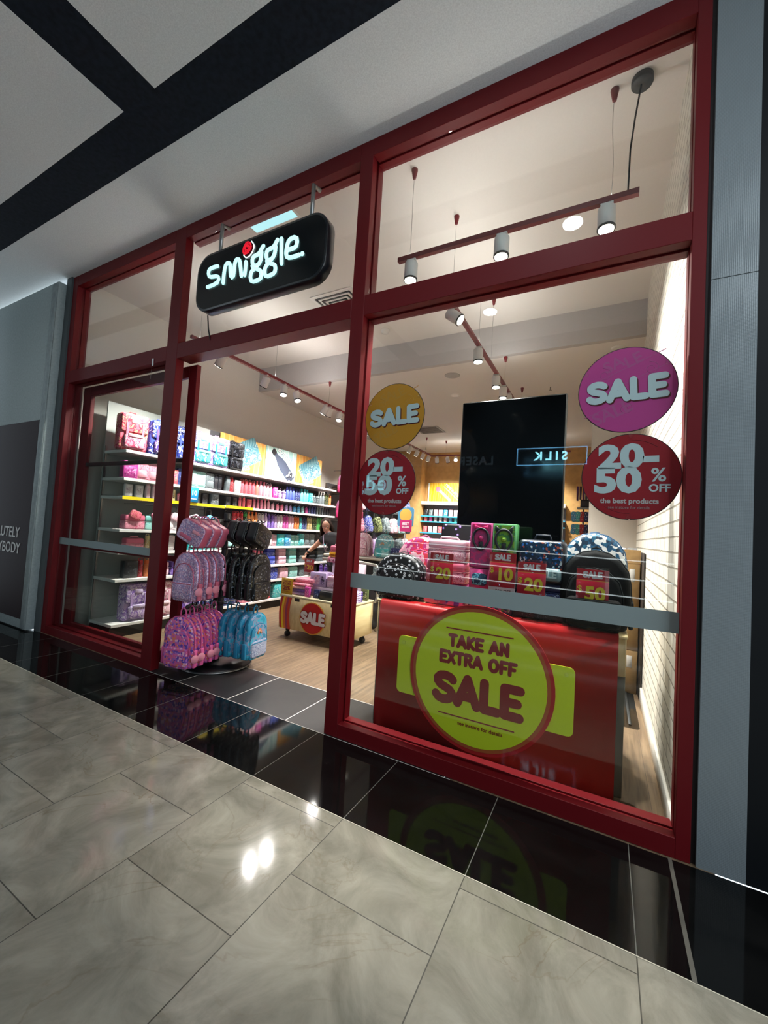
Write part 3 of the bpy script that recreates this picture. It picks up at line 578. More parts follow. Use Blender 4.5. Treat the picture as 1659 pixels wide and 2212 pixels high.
# ------------------------------------------------------------------ stock: makers (all face -y, stand on z = 0)
ORD = ['first', 'second', 'third', 'fourth', 'fifth', 'sixth', 'seventh', 'eighth', 'ninth', 'tenth', 'eleventh', 'twelfth', 'thirteenth', 'fourteenth', 'fifteenth', 'sixteenth', 'seventeenth', 'eighteenth', 'nineteenth', 'twentieth'] + ['twenty-' + k for k in ('first', 'second', 'third', 'fourth', 'fifth', 'sixth', 'seventh', 'eighth', 'ninth')] + ['thirtieth'] + ['thirty-' + k for k in ('first', 'second', 'third', 'fourth', 'fifth', 'sixth', 'seventh', 'eighth', 'ninth')] + ['fortieth', 'forty-first', 'forty-second', 'forty-third', 'forty-fourth']
P = {  # name: (main colour, accent, print colours)
    'pink': ('e0728e', 'f0a8b8', ('e0728e', 'f6c8d2', 'c84a72', 'f0a0b4')), 'pale pink': ('ecb8c8', 'f6dce4', ('ecb8c8', 'fbeef2', 'd890a8', 'f4ccd8')),
    'coral': ('e0606a', 'f08c80', ('e0606a', 'f4a890', 'c83c58', 'f0788a')), 'lilac': ('b89ad0', 'd4c0e4', ('b89ad0', 'e4d4f0', '8c6ab8', 'cbb0e0')),
    'blue': ('3848a8', '5a6cc8', ('3848a8', 'd8def4', '2a3480', '4c5cc0')), 'navy': ('1c2450', '2c3870', ('1c2450', 'aab4dc', '10163a', '2c3870')),
    'teal': ('2fb4b8', '74d0d0', ('2fb4b8', 'c8f0ee', '1c8c98', '5cc8c8')), 'mint': ('86d0c8', 'bce6e0', ('86d0c8', 'e6f8f4', '5cb4b0', 'a4dcd4')),
    'sky blue': ('3a9cd0', '78c0e4', ('3a9cd0', 'd4ecf8', '2478b0', '60b0dc')), 'black': ('17181c', '2a2c32', ('17181c', '4a4e56', '101114', '24262c')),
    'grey': ('5a6468', '7c888c', ('5a6468', 'a8b4b4', '3c4448', '6c787c')), 'white': ('dcd8d8', 'f0eeee', ('dcd8d8', 'f4f2f2', 'c0a8b8', 'e8e4e6')),
    'green': ('2c8a3c', '58b45c', ('2c8a3c', 'c4e8c0', '124c20', '102414')), 'olive': ('5c6a3c', '8c9860', ('5c6a3c', 'a8b078', '34401c', '20281a')),
    'orange': ('dc6a2c', 'f09c58', ('dc6a2c', 'f4c898', 'b44818', 'e88848')), 'red': ('b8202c', 'd8505a', ('b8202c', 'e8a0a0', '801420', 'c83844')),
    'purple': ('6a4aa0', '9074c0', ('6a4aa0', 'd4c4ec', '483080', '8060b8')), 'cream': ('d8c890', 'ece0b8', ('d8c890', '3c3428', 'f0e8c8', 'b89c58')), 'magenta': ('c03c94', 'dc74b4', ('c03c94', 'f0a8d4', '902070', 'd458a8'))}
def mp_(c, scale=38, kind='v', **k): return pat(P[c][2], scale, kind, **k)
def ml(c, rough=.5): return mat(P[c][0], rough)
def ma(c, rough=.5): return mat(P[c][1], rough)
def bottle(c, style=0):
    def f():
        r = thing('drink_bottle', 'x', 'bottle')
        if style == 0:
            MB().lathe([(.028, 0), (.032, .006), (.032, .135), (.027, .15), (.025, .155)], 14).build('bottle_body', mp_(c, 70), r)
            MB().lathe([(.027, .153), (.028, .156), (.028, .19), (.022, .2), (.01, .203)], 14).build('cap', ml(c), r)
            MB().tube([(-.02, 0, .185), (-.022, 0, .215), (0, 0, .23), (.022, 0, .215), (.02, 0, .185)], .005, 6).build('carry_loop', ma(c), r)
        elif style == 1:
            MB().lathe([(.03, 0), (.034, .006), (.034, .13), (.03, .16), (.016, .195), (.015, .205)], 14).build('bottle_body', ma(c, .35), r)
            MB().lathe([(.017, .204), (.018, .207), (.018, .232), (.014, .237)], 14).build('cap', ml(c), r)
        elif style == 2:
            MB().lathe([(.03, 0), (.036, .01), (.04, .1), (.04, .105)], 14).build('bottle_body', mp_(c, 70), r)
            MB().lathe([(.042, .104), (.042, .122), (.03, .14), (.014, .15)], 14).build('cap', ml(c), r)
            MB().tube([(.01, 0, .14), (.014, 0, .165), (.03, 0, .178), (.036, 0, .172)], .006, 6).build('straw', ma(c), r)
            MB().tube([(.04, 0, .09), (.062, 0, .08), (.062, 0, .045), (.038, 0, .035)], .005, 6).build('handle', ma(c), r)
        else:
            MB().rbox(-.033, .033, -.033, .033, 0, .2, .012, 2).build('bottle_body', mat(P[c][1], .12), r)
            MB().rbox(-.026, .026, -.0345, -.033, .02, .16, .004, 1).build('label_print', mp_(c, 80), r)
            MB().lathe([(.026, .199), (.027, .202), (.027, .222), (.02, .226)], 14).build('cap', ml(c), r)
        return r
    return f
def lunchbox(c, w=.24, h=.17, d=.13):
    def f():
        r = thing('lunch_box', 'x', 'lunch box')
        MB().rbox(-w / 2, w / 2, -d / 2, d / 2, 0, h * .55, .018, 3).build('case', mp_(c, 45), r)
        MB().rbox(-w / 2 + .002, w / 2 - .002, -d / 2 + .002, d / 2 - .002, h * .56, h, .02, 3).build('lid', ml(c), r)
        MB().box(-w / 2 - .0008, w / 2 + .0008, -d / 2 - .0008, d / 2 + .0008, h * .54, h * .57).build('zip', ma(c), r)
        MB().tube([(-w * .25, -d * .1, h - .004), (-w * .2, -d * .2, h + .016), (w * .2, -d * .2, h + .016), (w * .25, -d * .1, h - .004)], .008, 6).build('handle', ma(c), r)
        return r
    return f
def packet(c, w=.11, h=.19, d=.06):
    def f():
        r = thing('boxed_set', 'x', 'boxed stationery')
        MB().rbox(-w / 2, w / 2, -d / 2, d / 2, 0, h, .004, 1).build('box', ml(c, .3), r)
        MB().rbox(-w * .4, w * .4, -d / 2 - .0015, -d / 2 + .001, h * .14, h * .7, .002, 1).build('front_print', mp_(c, 60, 'c'), r)
        MB().box(-w * .3, w * .3, -d / 2 - .001, -d / 2 + .001, h * .78, h * .92).build('title_band', ma(c), r)
        return r
    return f
def pcase(c, w=.15, h=.22, d=.06):
    def f():
        r = thing('pencil_case', 'x', 'pencil case')
        MB().slab(rr(w, h, .03, 4, 0, h / 2), -d / 2, d / 2, .012, 2).build('case', mp_(c, 55), r)
        MB().slab(rr(w * .7, h * .4, .02, 3, 0, h * .32), -d / 2 - .01, -d / 2 + .004, .006, 1).build('front_pocket', ma(c), r)
        return r
    return f
def flatcase(c):
    def f():
        r = thing('lunch_bag', 'x', 'lunch bag')
        MB().slab(rr(.23, .2, .03, 4, 0, .1), -.045, .045, .015, 2).build('body', mp_(c, 38), r)
        MB().tube([(-.05, 0, .195), (-.04, -.01, .222), (.04, -.01, .222), (.05, 0, .195)], .007, 6).build('handle', ma(c), r)
        return r
    return f
def satchel(c, c2=None, w=.31, h=.43, d=.14, kind='n'):
    c2 = c2 or c
    def f():
        r = thing('satchel', 'x', 'satchel')
        MB().slab(rr(w, h, .035, 4, 0, h / 2), -d / 2, d / 2, .03, 3).build('body', pat(P[c][2], 14, kind, .25), r)
        fl = MB().slab(rr(w * .94, h * .5, .03, 4, 0, h * .74), -d / 2 - .022, -d / 2 + .02, .01, 2).build('flap', pat(P[c][2], 18, kind, .25, seed=2), r)
        MB().slab(rr(w * .3, h * .12, .01, 3, 0, h * .8), -d / 2 - .028, -d / 2 - .02, .003, 1).build('badge', mat(P[c2][1], .3), fl)
        pk = MB().slab(rr(w * .72, h * .36, .03, 4, 0, h * .24), -d / 2 - .05, -d / 2 + .01, .018, 2).build('front_pocket', pat(P[c2][2], 16, kind, .25, seed=1), r)
        MB().slab(rr(w * .5, h * .09, .01, 3, 0, h * .4), -d / 2 - .058, -d / 2 - .02, .004, 1).build('pocket_flap', ma(c2), pk)
        for s_ in (-1, 1):
            MB().box(s_ * w * .27 - .012, s_ * w * .27 + .012, -d / 2 - .03, -d / 2 - .018, h * .36, h * .74).build('strap', mat(P[c2][0], .5), r)
        MB().tube([(-.04, .02, h - .01), (-.03, .02, h + .03), (.03, .02, h + .03), (.04, .02, h - .01)], .009, 6, flat=.6).build('handle', mat(P[c][0], .6), r)
        return r
    return f
def backpack(c, w=.29, h=.4, d=.15, print_=None, trim=None, pocket=None, badge=None, tagc=None, loop=.075, name='backpack'):
    pm = print_ or pat(P[c][2], 22, 'n'); tm = trim or ma(c); pk = pocket or pm
    def f():
        r = thing(name, 'x', 'backpack' if name == 'backpack' else 'lunch bag')
        b = MB().slab(arch(w, h), -d * .45, d * .5, .03, 3).build('body', pm, r)
        A = arch(w * 1.005, h * 1.003)[8:-1]
        MB().tube([(x, -d * .16, z) for x, z in A], .006, 5).build('zip', tm, b)
        fp = MB().slab(arch(w * .8, h * .78, 6, .02), -d * .66, -d * .3, .024, 3).build('front_panel', pm, r)
        A = arch(w * .8, h * .78, 6, .02)[8:-1]; MB().tube([(x, -d * .6, z) for x, z in A], .005, 5).build('zip', tm, fp)
        lp = MB().slab(rr(w * .74, h * .36, .03, 4, 0, h * .2 + .01), -d * .86, -d * .5, .02, 3).build('front_pocket', pk, r)
        MB().box(-w * .36, w * .36, -d * .875, -d * .8, h * .355, h * .375).build('zip', tm, lp)
        for s_ in (-1, 1):
            MB().rbox(s_ * w * .5 - .012, s_ * w * .5 + .012, -d * .3, d * .35, .015, h * .38, .009, 2).build('side_pocket', tm if trim else pk, r)
            MB().tube([(s_ * w * .22, d * .45, h * .9), (s_ * w * .26, d * .72, h * .7), (s_ * w * .27, d * .7, h * .35), (s_ * w * .33, d * .45, h * .08)], .017, 6, flat=.35).build('shoulder_strap', tm, r)
        MB().tube([(-.028, d * .3, h - .015), (-.026, d * .28, h + loop * .6), (0, d * .28, h + loop), (.026, d * .28, h + loop * .6), (.028, d * .3, h - .015)], .009, 6, flat=.5).build('carry_loop', tm, r)
        if badge:
            for k, cc in enumerate(badge): MB().tube([((.03 - k * .008) * math.cos(a * PI / 6), -d * .69, h * .55 + (.045 - k * .009) * math.sin(a * PI / 6)) for a in range(7)], .0045, 5).build('rainbow_patch', mat(cc, .6), fp)
        if tagc:
            MB().tube([(w * .42, -d * .2, h * .42), (w * .5 + .01, -d * .3, h * .36), (w * .5 + .014, -d * .3, h * .3)], .003, 5).build('tag_cord', tm, r)
            MB().lathe([(.034, -.003), (.036, 0), (.034, .003)], 20, T(w * .5 + .018, -d * .32, h * .22, ry=PI / 2, rz=-.3)).build('round_tag', mat(tagc, .4), r)
        return r
    return f
def put(kind, c, loc, rz, label, group=None, style=None, **k):
    mk = {'bottle': lambda: bottle(c, 0), 'steel': lambda: bottle(c, 1), 'cup': lambda: bottle(c, 2), 'square': lambda: bottle(c, 3), 'lunch': lambda: lunchbox(c), 'packet': lambda: packet(c), 'bigbox': lambda: packet(c, .16, .2, .09),
          'pcase': lambda: pcase(c), 'flat': lambda: flatcase(c), 'satchel': lambda: satchel(c, style)}[kind]()
    return place(kind + c + str(style), mk, loc, rz, label, group, **k)
NOUN = {'bottle': 'loop-capped drink bottle', 'steel': 'slim steel drink bottle', 'cup': 'sipper cup', 'square': 'square drink bottle', 'lunch': 'zipped lunch box', 'packet': 'boxed stationery set', 'bigbox': 'boxed gift set', 'pcase': 'pencil case', 'flat': 'lunch bag', 'satchel': 'satchel'}
WID = {'bottle': .072, 'steel': .074, 'cup': .1, 'square': .075, 'lunch': .25, 'packet': .118, 'bigbox': .17, 'pcase': .155, 'flat': .24, 'satchel': .33}
def row(where, group, z, y0, y1, specs, x=-3.27, jit=.004, rz=PI / 2, s=1):
    items = [(k, c) for k, c, n in specs for _ in range(n)]; tot = sum(WID[k] for k, c in items); sc_ = (y1 - y0) / tot; y = y0
    for i, (k, c) in enumerate(items):
        w_ = WID[k] * sc_; y += w_ / 2
        put(k, c, (x + random.uniform(-jit, jit) - (.03 if k in ('lunch', 'flat', 'satchel') else 0), y, z), rz + random.uniform(-.05, .05), '%s %s, %s from the left on the %s' % (c, NOUN[k], ORD[i], where), group, s=s)
        y += w_ / 2
# ------------------------------------------------------------------ left wall shelving
SH = mat('f4f2ee', .4); GRB = mat('a4a6a2', .55); DKB = mat('4a4a4e', .6); YEL = mat('f0d820', .4)
def shelving(label, y0, y1, levels, yellow=None, back=GRB):
    t = thing('shelving_bay', label, 'shelving', (-3.17, y0, 0)); L_ = y1 - y0
    MB().box(-.47, -.45, .001, L_ - .001, .1, 2.74).build('back_panel', back, t)
    MB().box(-.45, -.03, .005, L_ - .005, .0, .11).build('plinth', BLK, t)
    for z in levels:
        s_ = MB().rbox(-.45, -.0, .004, L_ - .004, z - .034, z, .003, 1, smooth=False).build('shelf_board', SH, t)
        if yellow and abs(z - yellow) < .01: MB().box(-.0005, .002, .006, L_ - .006, z - .033, z + .004).build('price_rail', YEL, s_)
    MB().box(-.449, -.43, .006, .024, 0, 2.2).build('upright', METAL, t)
    return t
LV1 = (2.14, 1.82, 1.605, 1.23, .975, .66, .155); LV2 = (2.14, 1.82, 1.615, 1.32, 1.02, .715, .47, .155)
shelving('white shelving bay with a yellow price rail behind the left window', .3, 1.735, LV1, 1.605)
shelving('long white shelving bay of drink bottles under the posters', 1.735, 4.45, LV2, None, DKB)
tag(MB().box(-.0005, .002, 0, .52, -.033, .004).build('price_rail_strip', YEL, None, (-3.168, 1.74, 1.615)), 'short yellow price rail at the near end of the bottle shelf', 'price rail')
for i, (c, c2, y) in enumerate((('coral', 'pink', .45), ('blue', 'purple', .79), ('navy', 'blue', 1.1), ('lilac', 'teal', 1.36), ('lilac', 'teal', 1.6), ('black', 'black', 1.93))):
    put('satchel', c, (-3.3, y - .03 + (.05 if i == 4 else 0), 2.141), PI / 2 + (-.15 if i == 0 else 0), '%s satchel on the top left shelf, %s from the window' % (c if c != c2 else 'plain ' + c, ORD[i]), None, c2)
row('second near-bay shelf', 'stock on the second shelf of the near bay', 1.821, .33, 1.7, [('bigbox', 'magenta', 1), ('pcase', 'pink', 2), ('bigbox', 'purple', 1), ('packet', 'coral', 1), ('pcase', 'navy', 1), ('pcase', 'mint', 2), ('pcase', 'grey', 1), ('square', 'black', 2)])
row('yellow-edged shelf', 'stock on the yellow-edged shelf', 1.61, .35, 1.7, [('packet', 'white', 2), ('square', 'pale pink', 2), ('packet', 'cream', 2), ('cup', 'pink', 1), ('packet', 'black', 3), ('bigbox', 'grey', 1)], s=.76)
row('fourth near-bay shelf', 'stock on the fourth shelf of the near bay', 1.231, .4, 1.7, [('lunch', 'pink', 1), ('lunch', 'mint', 1), ('pcase', 'white', 2), ('bigbox', 'lilac', 2), ('packet', 'sky blue', 2)])
row('fifth near-bay shelf', 'stock on the fifth shelf of the near bay', .976, .42, 1.7, [('lunch', 'pink', 1), ('bottle', 'cream', 2), ('packet', 'coral', 1), ('pcase', 'white', 1), ('bigbox', 'black', 1), ('bigbox', 'teal', 2), ('bigbox', 'mint', 1)], s=.88)
row('sixth near-bay shelf', 'stock on the sixth shelf of the near bay', .661, .42, 1.7, [('bigbox', 'black', 1), ('bottle', 'red', 1), ('bottle', 'orange', 1), ('lunch', 'pale pink', 1), ('lunch', 'purple', 1), ('lunch', 'navy', 1), ('bigbox', 'lilac', 1)])
row('lowest near-bay shelf', 'stock on the lowest shelf of the near bay', .156, .45, 1.7, [('satchel', 'lilac', 1), ('satchel', 'pale pink', 1), ('satchel', 'purple', 1), ('satchel', 'navy', 1)])
for i in range(5):   # little purses on hooks above the pink boxes
    h = thing('hanging_purse', ['coral', 'pink', 'rose', 'white', 'pale blue'][i] + ' purse on a chrome hook below the yellow-edged shelf', 'purse', (-3.22, .5 + i * .26, 1.4))
    MB().slab(rr(.13, .1, .03, 3, 0, 0), -.02, .02, .012, 2, M=T(rz=PI / 2, rx=0, ry=.35 * (-1) ** i)).build('purse_body', mp_(('coral', 'pink', 'pale pink', 'white', 'sky blue')[i], 40), h)
    MB().tube([(0, 0, .045), (0, .0, .1), (-.01, 0, .13), (-.25, 0, .13)], .004, 6).build('hook', METAL, h)
W2 = 'top bottle shelf'; G2 = 'drink bottles on the top bottle shelf'
row(W2, G2, 1.821, 1.78, 4.4, [('square', 'grey', 1), ('bottle', 'red', 1), ('packet', 'white', 1), ('bottle', 'coral', 4), ('steel', 'coral', 1), ('steel', 'pink', 2), ('bottle', 'pale pink', 2), ('packet', 'magenta', 1), ('cup', 'lilac', 2), ('steel', 'blue', 3), ('bottle', 'navy', 2), ('steel', 'teal', 3), ('packet', 'teal', 1), ('cup', 'grey', 2), ('steel', 'grey', 2), ('bottle', 'olive', 2), ('bottle', 'orange', 1)])
row('second bottle shelf', 'drink bottles on the second bottle shelf', 1.616, 1.78, 4.42, [('packet', 'black', 2), ('bottle', 'coral', 2), ('packet', 'coral', 1), ('bottle', 'pink', 3), ('steel', 'pink', 2), ('cup', 'pale pink', 1), ('cup', 'pink', 2), ('cup', 'lilac', 2), ('cup', 'sky blue', 2), ('cup', 'mint', 1), ('cup', 'magenta', 1), ('bottle', 'navy', 3), ('bottle', 'grey', 3), ('bottle', 'black', 3)], s=.71)
row('third bottle shelf', 'drink bottles on the third bottle shelf', 1.321, 1.8, 4.42, [('bottle', 'black', 2), ('bottle', 'red', 3), ('bottle', 'green', 1), ('steel', 'orange', 3), ('bottle', 'white', 2), ('steel', 'lilac', 1), ('bottle', 'purple', 2), ('bottle', 'lilac', 1), ('bottle', 'white', 2), ('bottle', 'magenta', 2), ('bottle', 'pale pink', 2), ('bottle', 'orange', 2), ('bottle', 'teal', 1), ('bottle', 'navy', 2), ('bottle', 'cream', 2), ('bottle', 'olive', 2), ('steel', 'green', 2), ('bottle', 'green', 3), ('bottle', 'black', 1)])
row('pencil case shelf', 'pencil cases under the bottles', 1.021, 1.85, 4.35, [('lunch', 'mint', 1), ('pcase', 'pink', 1), ('lunch', 'pink', 1), ('pcase', 'pale pink', 1), ('pcase', 'white', 1), ('packet', 'pale pink', 1), ('bigbox', 'teal', 1), ('bigbox', 'sky blue', 1), ('packet', 'mint', 1), ('packet', 'mint', 1), ('pcase', 'teal', 1), ('pcase', 'grey', 2), ('pcase', 'black', 2), ('packet', 'teal', 1)])
cl = [('coral', 2.0), ('pale pink', 2.24), ('pink', 2.5), ('blue', 2.78), ('pale pink', 3.05), ('mint', 3.32), ('grey', 3.6), ('black', 3.86), ('grey', 4.12)]
for i, (c, y) in enumerate(cl):
    put('lunch', c, (-3.26, y, .716), PI / 2, s=.78, label='%s lunch box, %s along the bottom row of the two-high stack' % (c, ORD[i]), group='lunch boxes stacked two high')
    if i > 1: put('lunch', c, (-3.27, y, .716 + .134), PI / 2, s=.74, label='%s lunch box, %s along the top row of the two-high stack' % (c, ORD[i - 2]), group='lunch boxes stacked two high')
for i, (c, y) in enumerate((('mint', 2.1), ('pale pink', 2.35), ('white', 2.6), ('blue', 2.84), ('pale pink', 3.1), ('mint', 3.35), ('grey', 3.62), ('black', 3.9))):
    put('flat', c, (-3.24, y, .471), PI / 2, '%s printed lunch bag leaning on the low shelf, %s from the left' % (c, ORD[i]), 'lunch bags on the low shelf', s=.9)
for i, (c, y) in enumerate((('navy', 1.95), ('pink', 2.3), ('coral', 2.66), ('teal', 3.0), ('orange', 3.35), ('pink', 3.7), ('black', 4.1))):
    put('flat', c, (-3.24, y, .156), PI / 2, '%s lunch bag standing on the lowest shelf, %s from the left' % (c, ORD[i]), 'lunch bags on the lowest shelf', s=1.15)
# posters
pl = (('boxes', 1.9, 2.86), ('bottles', 2.87, 3.67), ('boxes', 3.68, 4.46))
PEA = pat(('e8a04c', 'f2c078', 'e0b060'), 1.6, 'w', .5); AQ = pat(('a8d4cc', 'e4f0ec', 'bfe0d8'), 1.4, 'w', .5); CAS = pat(('5c97a6', '8ab4bc', '4a7f92', 'a6c4c8'), 9, 'n', .4)
for i, (k, y0, y1) in enumerate(pl):
    t = thing('wall_poster', ['orange poster of a large teal lunch box beside the black satchel', 'pale poster of a dark drink bottle with BOTTLES lettering', 'orange poster of a teal lunch box nearest the hanging pink bags'][i], 'poster', (-3.6, (y0 + y1) / 2, 2.45), PI / 2)
    w_ = y1 - y0; MB().box(-w_ / 2, w_ / 2, -.006, 0, -.31, .3).build('poster_board', PEA if k == 'boxes' else AQ, t)
    if k == 'boxes':
        MB().slab(rr(.62, .3, .03, 4), -.01, -.006, M=T(.06, 0, .0, ry=-.5)).build('printed_box', CAS, t)
        MB().slab(rr(.6, .13, .04, 4), -.012, -.008, M=T(-.04, 0, .17, ry=-.5)).build('printed_lid', pat(('4f8c9c', '7fb0b8'), 6, 'w', .4), t)
        text('lettering', 'LUNCH', .1, mat('fff3dc', .5), t, T(-.2, -.012, -.12, ry=.9), .02, .001); text('lettering', 'BOXES', .1, mat('fff3dc', .5), t, T(0, -.012, -.2, ry=-.35), .02, .001)
    else:
        o = [(.05, .42), (.06, .3), (.06, -.25), (.045, -.3), (-.045, -.3), (-.06, -.25), (-.06, .3), (-.05, .42)]
        q = [(-.1, -.34), (.1, -.34), (.11, .0), (.085, .12), (.045, .22), (.04, .28), (-.04, .28), (-.045, .22), (-.085, .12), (-.11, .0)]
        MB().slab([(x * .95, z * 1.02) for x, z in q], -.011, -.006, M=T(.04, 0, .0, ry=-.85)).build('printed_bottle', mat('4a5264', .4), t)
        MB().slab(rr(.1, .1, .02, 3, 0, .33), -.012, -.006, M=T(.04, 0, .0, ry=-.85)).build('printed_cap', mat('23262c', .4), t)
        MB().slab(rr(.17, .14, .01, 2, .0, -.25), -.013, -.0105, M=T(.04, 0, .0, ry=-.85)).build('printed_pattern', pat(('23262c', 'c8ccd4', '4a5264'), 30, 'c'), t)
        text('lettering', 'BOTTLES', .095, mat('5a7c7c', .5), t, T(.065, -.0125, .195, ry=.45), .05, .0005); text('lettering', 'BOTTLES', .095, mat('fdfdfd', .5), t, T(.06, -.0145, .2, ry=.45), .02, .001)
pt = thing('price_ticket', 'blue 10 price ticket standing on the yellow-edged shelf', 'price ticket', (-3.155, 1.2, 1.612), PI / 2)
MB().rbox(-.065, .065, -.002, .001, 0, .2, .002, 1).build('card', mat('1c8cc4', .4), pt); text('lettering', '10', .085, mat('f2f6f8', .5), pt, T(0, -.003, .12), .03, .0006)
MB().box(-.04, .04, -.0035, -.0015, .04, .05).build('rule', mat('f2f6f8', .5), pt)
# ------------------------------------------------------------------ hanging pink bags and the black grid wall at the back left
gw = thing('display_rack', 'black display wall carrying hooks and hanging backpacks at the rear left', 'display wall', (-3.45, 4.5, 0))
MB().box(-.05, 0, 0, 3.95, .05, 2.3).build('panel', mat('1a1a1d', .6), gw)
for k in range(6):
    MB().cyl((0.02, .05, .55 + k * .33), (0.02, 3.9, .55 + k * .33), .008, 6).build('rail', METAL, gw)
for k, z in enumerate((2.1, 1.6)): tag(MB().cyl((0, 0, 0), (.5, 0, 0), .008, 6).build('chrome_rack', METAL, None, (-3.45, 4.7, z + .48)), 'chrome arm holding the %s pink shaded backpacks' % ('upper', 'lower')[k], 'display arm')
OMB = pat(('c02868', 'd84880', '8a5a78', '6a5468'), 2.2, 'z', .35)
for z0, nm in ((2.1, 'upper'), (1.58, 'lower')):
    for k in range(3):
        place('omb', backpack('pink', .3, .4, .13, print_=OMB), (-3.16 + k * .17, 4.68, z0), PI / 2, 'pink and grey shaded backpack, %s of the %s hanging row by the bottle shelves' % (ORD[2 - k], nm), 'pink shaded backpacks on wall arms')
bw = [('pink', 5.55), ('blue', 5.95), ('olive', 6.4), ('grey', 6.85), ('pale pink', 7.3), ('mint', 7.7), ('black', 8.05)]
for j, (z0, nm) in enumerate(((1.32, 'middle'), (.8, 'low'), (1.82, 'high'))):
    for i, (c, y) in enumerate(bw):
        cc = c if j == 0 else (('black', 'pink', 'lilac', 'navy', 'black', 'grey', 'pale pink') if j == 1 else ('pale pink', 'navy', 'black', 'lilac', 'grey', 'pink', 'navy'))[i]
        place('bpw' + cc, backpack(cc, .3, .4, .14), (-3.3, y, z0), PI / 2, '%s backpack on the black display wall, %s from the left in the %s row' % (cc, ORD[i], nm), 'backpacks on the black display wall')
# back wall shelving with poster
bs = thing('wall_shelving', 'white and blue edged shelving under the yellow stationery poster at the back', 'shelving', (-2.15, 8.62, 0))
MB().box(-.95, 2.9, .25, .27, .1, 2.2).build('back_panel', mat('55565c', .6), bs)
MB().rbox(-.95, 2.9, -.02, .25, 2.2, 2.3, .004, 1).build('canopy', SH, bs)
for z in (1.98, 1.82, 1.5, 1.1, .7, .3):
    s_ = MB().rbox(-.95, 2.9, .0, .25, z - .12, z - .1, .002, 1).build('shelf_board', SH, bs); MB().box(-.95, 2.9, -.003, .0, z - .125, z - .09).build('price_rail', mat('3a9cc4', .4), s_)
for zi, (z, nm) in enumerate(((1.88, 'upper'), (1.72, 'middle'), (1.4, 'lower'))):
    for i in range(9):
        c = [('black', 'grey', 'pale pink', 'pale pink', 'sky blue', 'pale pink', 'white', 'pink', 'coral'), ('pink', 'magenta', 'white', 'white', 'pale pink', 'sky blue', 'teal', 'grey', 'black'), ('coral', 'pale pink', 'white', 'coral', 'pale pink', 'pink', 'lilac', 'white', 'pink')][zi][i]
        put('packet', c, (-2.97 + i * .15, 8.72, z), 0, '%s boxed set on the %s back wall shelf, %s from the left' % (c, nm, ORD[i]), 'boxed sets on the back wall', s=(.7 if zi == 1 else 1.0))
ps = thing('wall_poster', 'yellow poster of a pink roller pen with lettering above the back wall shelves', 'poster', (-2.4, 8.88, 2.56))
MB().box(-.56, .56, -.006, 0, -.25, .3).build('poster_board', pat(('f0b41c', 'f8d860', 'f4c430'), 2, 'w', .5), ps)
MB().rbox(-.6, -.565, -.05, 0, -.36, .3, .003, 1).build('frame_edge', SH, ps)
MB().slab(rr(.5, .07, .03, 3), -.01, -.006, M=T(-.1, 0, -.05, ry=.72)).build('printed_pen', mat('e89cb0', .5), ps)
MB().slab(circ(.075, 20, -.3, .12), -.012, -.006).build('printed_pen_head', mat('d87890', .5), ps)
text('lettering', 'PENS & MORE', .1, mat('fbfbf4', .5), ps, T(.16, -.012, .06, ry=.72), .02, .001)
MB().slab(rr(.62, .02, .005, 2), -.01, -.006, M=T(.1, 0, .0, ry=.72)).build('printed_rule', mat('4a90a0', .5), ps)
bsn = thing('display_sign', 'blue and orange board with a pink BEST SELLERS card at the rear', 'sign', (-2.95, 7.3, 1.62))
MB().slab(rr(.46, .5, .06, 4, 0, .15), 0, .012).build('board', mat('4a84a4', .5), bsn); MB().slab(circ(.17, 24, 0, .2), -.004, 0).build('orange_dot', mat('e0a84c', .5), bsn)
MB().slab(rr(.34, .3, .01, 2, .02, -.08), -.014, -.004).build('card', mat('b8286a', .5), bsn)
text('lettering', 'BEST', .09, mat('f6e8ee', .5), bsn, T(.02, -.016, -.03), .03, .001); text('lettering', 'SELLERS', .06, mat('f6e8ee', .5), bsn, T(.02, -.016, -.11), .025, .001)
MB().cyl((0, .02, -1.62), (0, .02, -.05), .012, 8).build('stand_pole', METAL, bsn); MB().lathe([(.16, 0), (.16, .012), (.02, .02)], 20, T(0, .02, -1.62)).build('base', METAL, bsn)
# ------------------------------------------------------------------ low display table in the middle of the shop
dt = thing('display_table', 'low black display table in the middle of the shop behind the trolley', 'table', (-2.2, 4.3, 0))
MB().rbox(-.75, .9, -.45, .55, .86, .9, .004, 1).build('tabletop', mat('d8d0c4', .4), dt)
MB().rbox(-.7, .85, -.4, .5, .02, .86, .004, 1).build('cabinet', mat('1a1a1c', .5), dt)
PKB = pat(P['pale pink'][2], 26, 'n'); TLB = pat(('3cb8c8', '5cc4cc', 'a8dce0'), 6, 'n')
place('bp_pp', backpack('pale pink', .33, .42, .16, print_=PKB, trim=mat('b87890', .5)), (-2.22, 4.05, .905), .0, 'pale pink backpack standing on the middle table, left of the teal one')
place('bp_tr', backpack('teal', .34, .42, .16, print_=pat(('c0e4ea', 'e8f4f4', '8cc8d4'), 24), pocket=TLB, badge=('e88a5c', 'f4d8b0', 'e8b08c')), (-1.78, 4.05, .905), .08, 'teal backpack with rainbow patch standing on the middle table')
for i, (k, c, x) in enumerate((('packet', 'grey', -2.75), ('flat', 'mint', -2.56), ('flat', 'navy', -1.5))):
    put(k, c, (x, 4.0, .901), .1 * (i - 1), '%s %s on the middle table, %s from the left' % (c, NOUN[k], ORD[i]))
lt = thing('display_table', 'low white display table with mixed packs between the trolley and window table', 'table', (-.75, 3.0, 0))
MB().rbox(-.6, .55, -.3, .3, .7, .735, .004, 1).build('tabletop', SH, lt); MB().rbox(-.56, .51, -.26, .26, .02, .7, .004, 1).build('cabinet', mat('26262a', .5), lt)
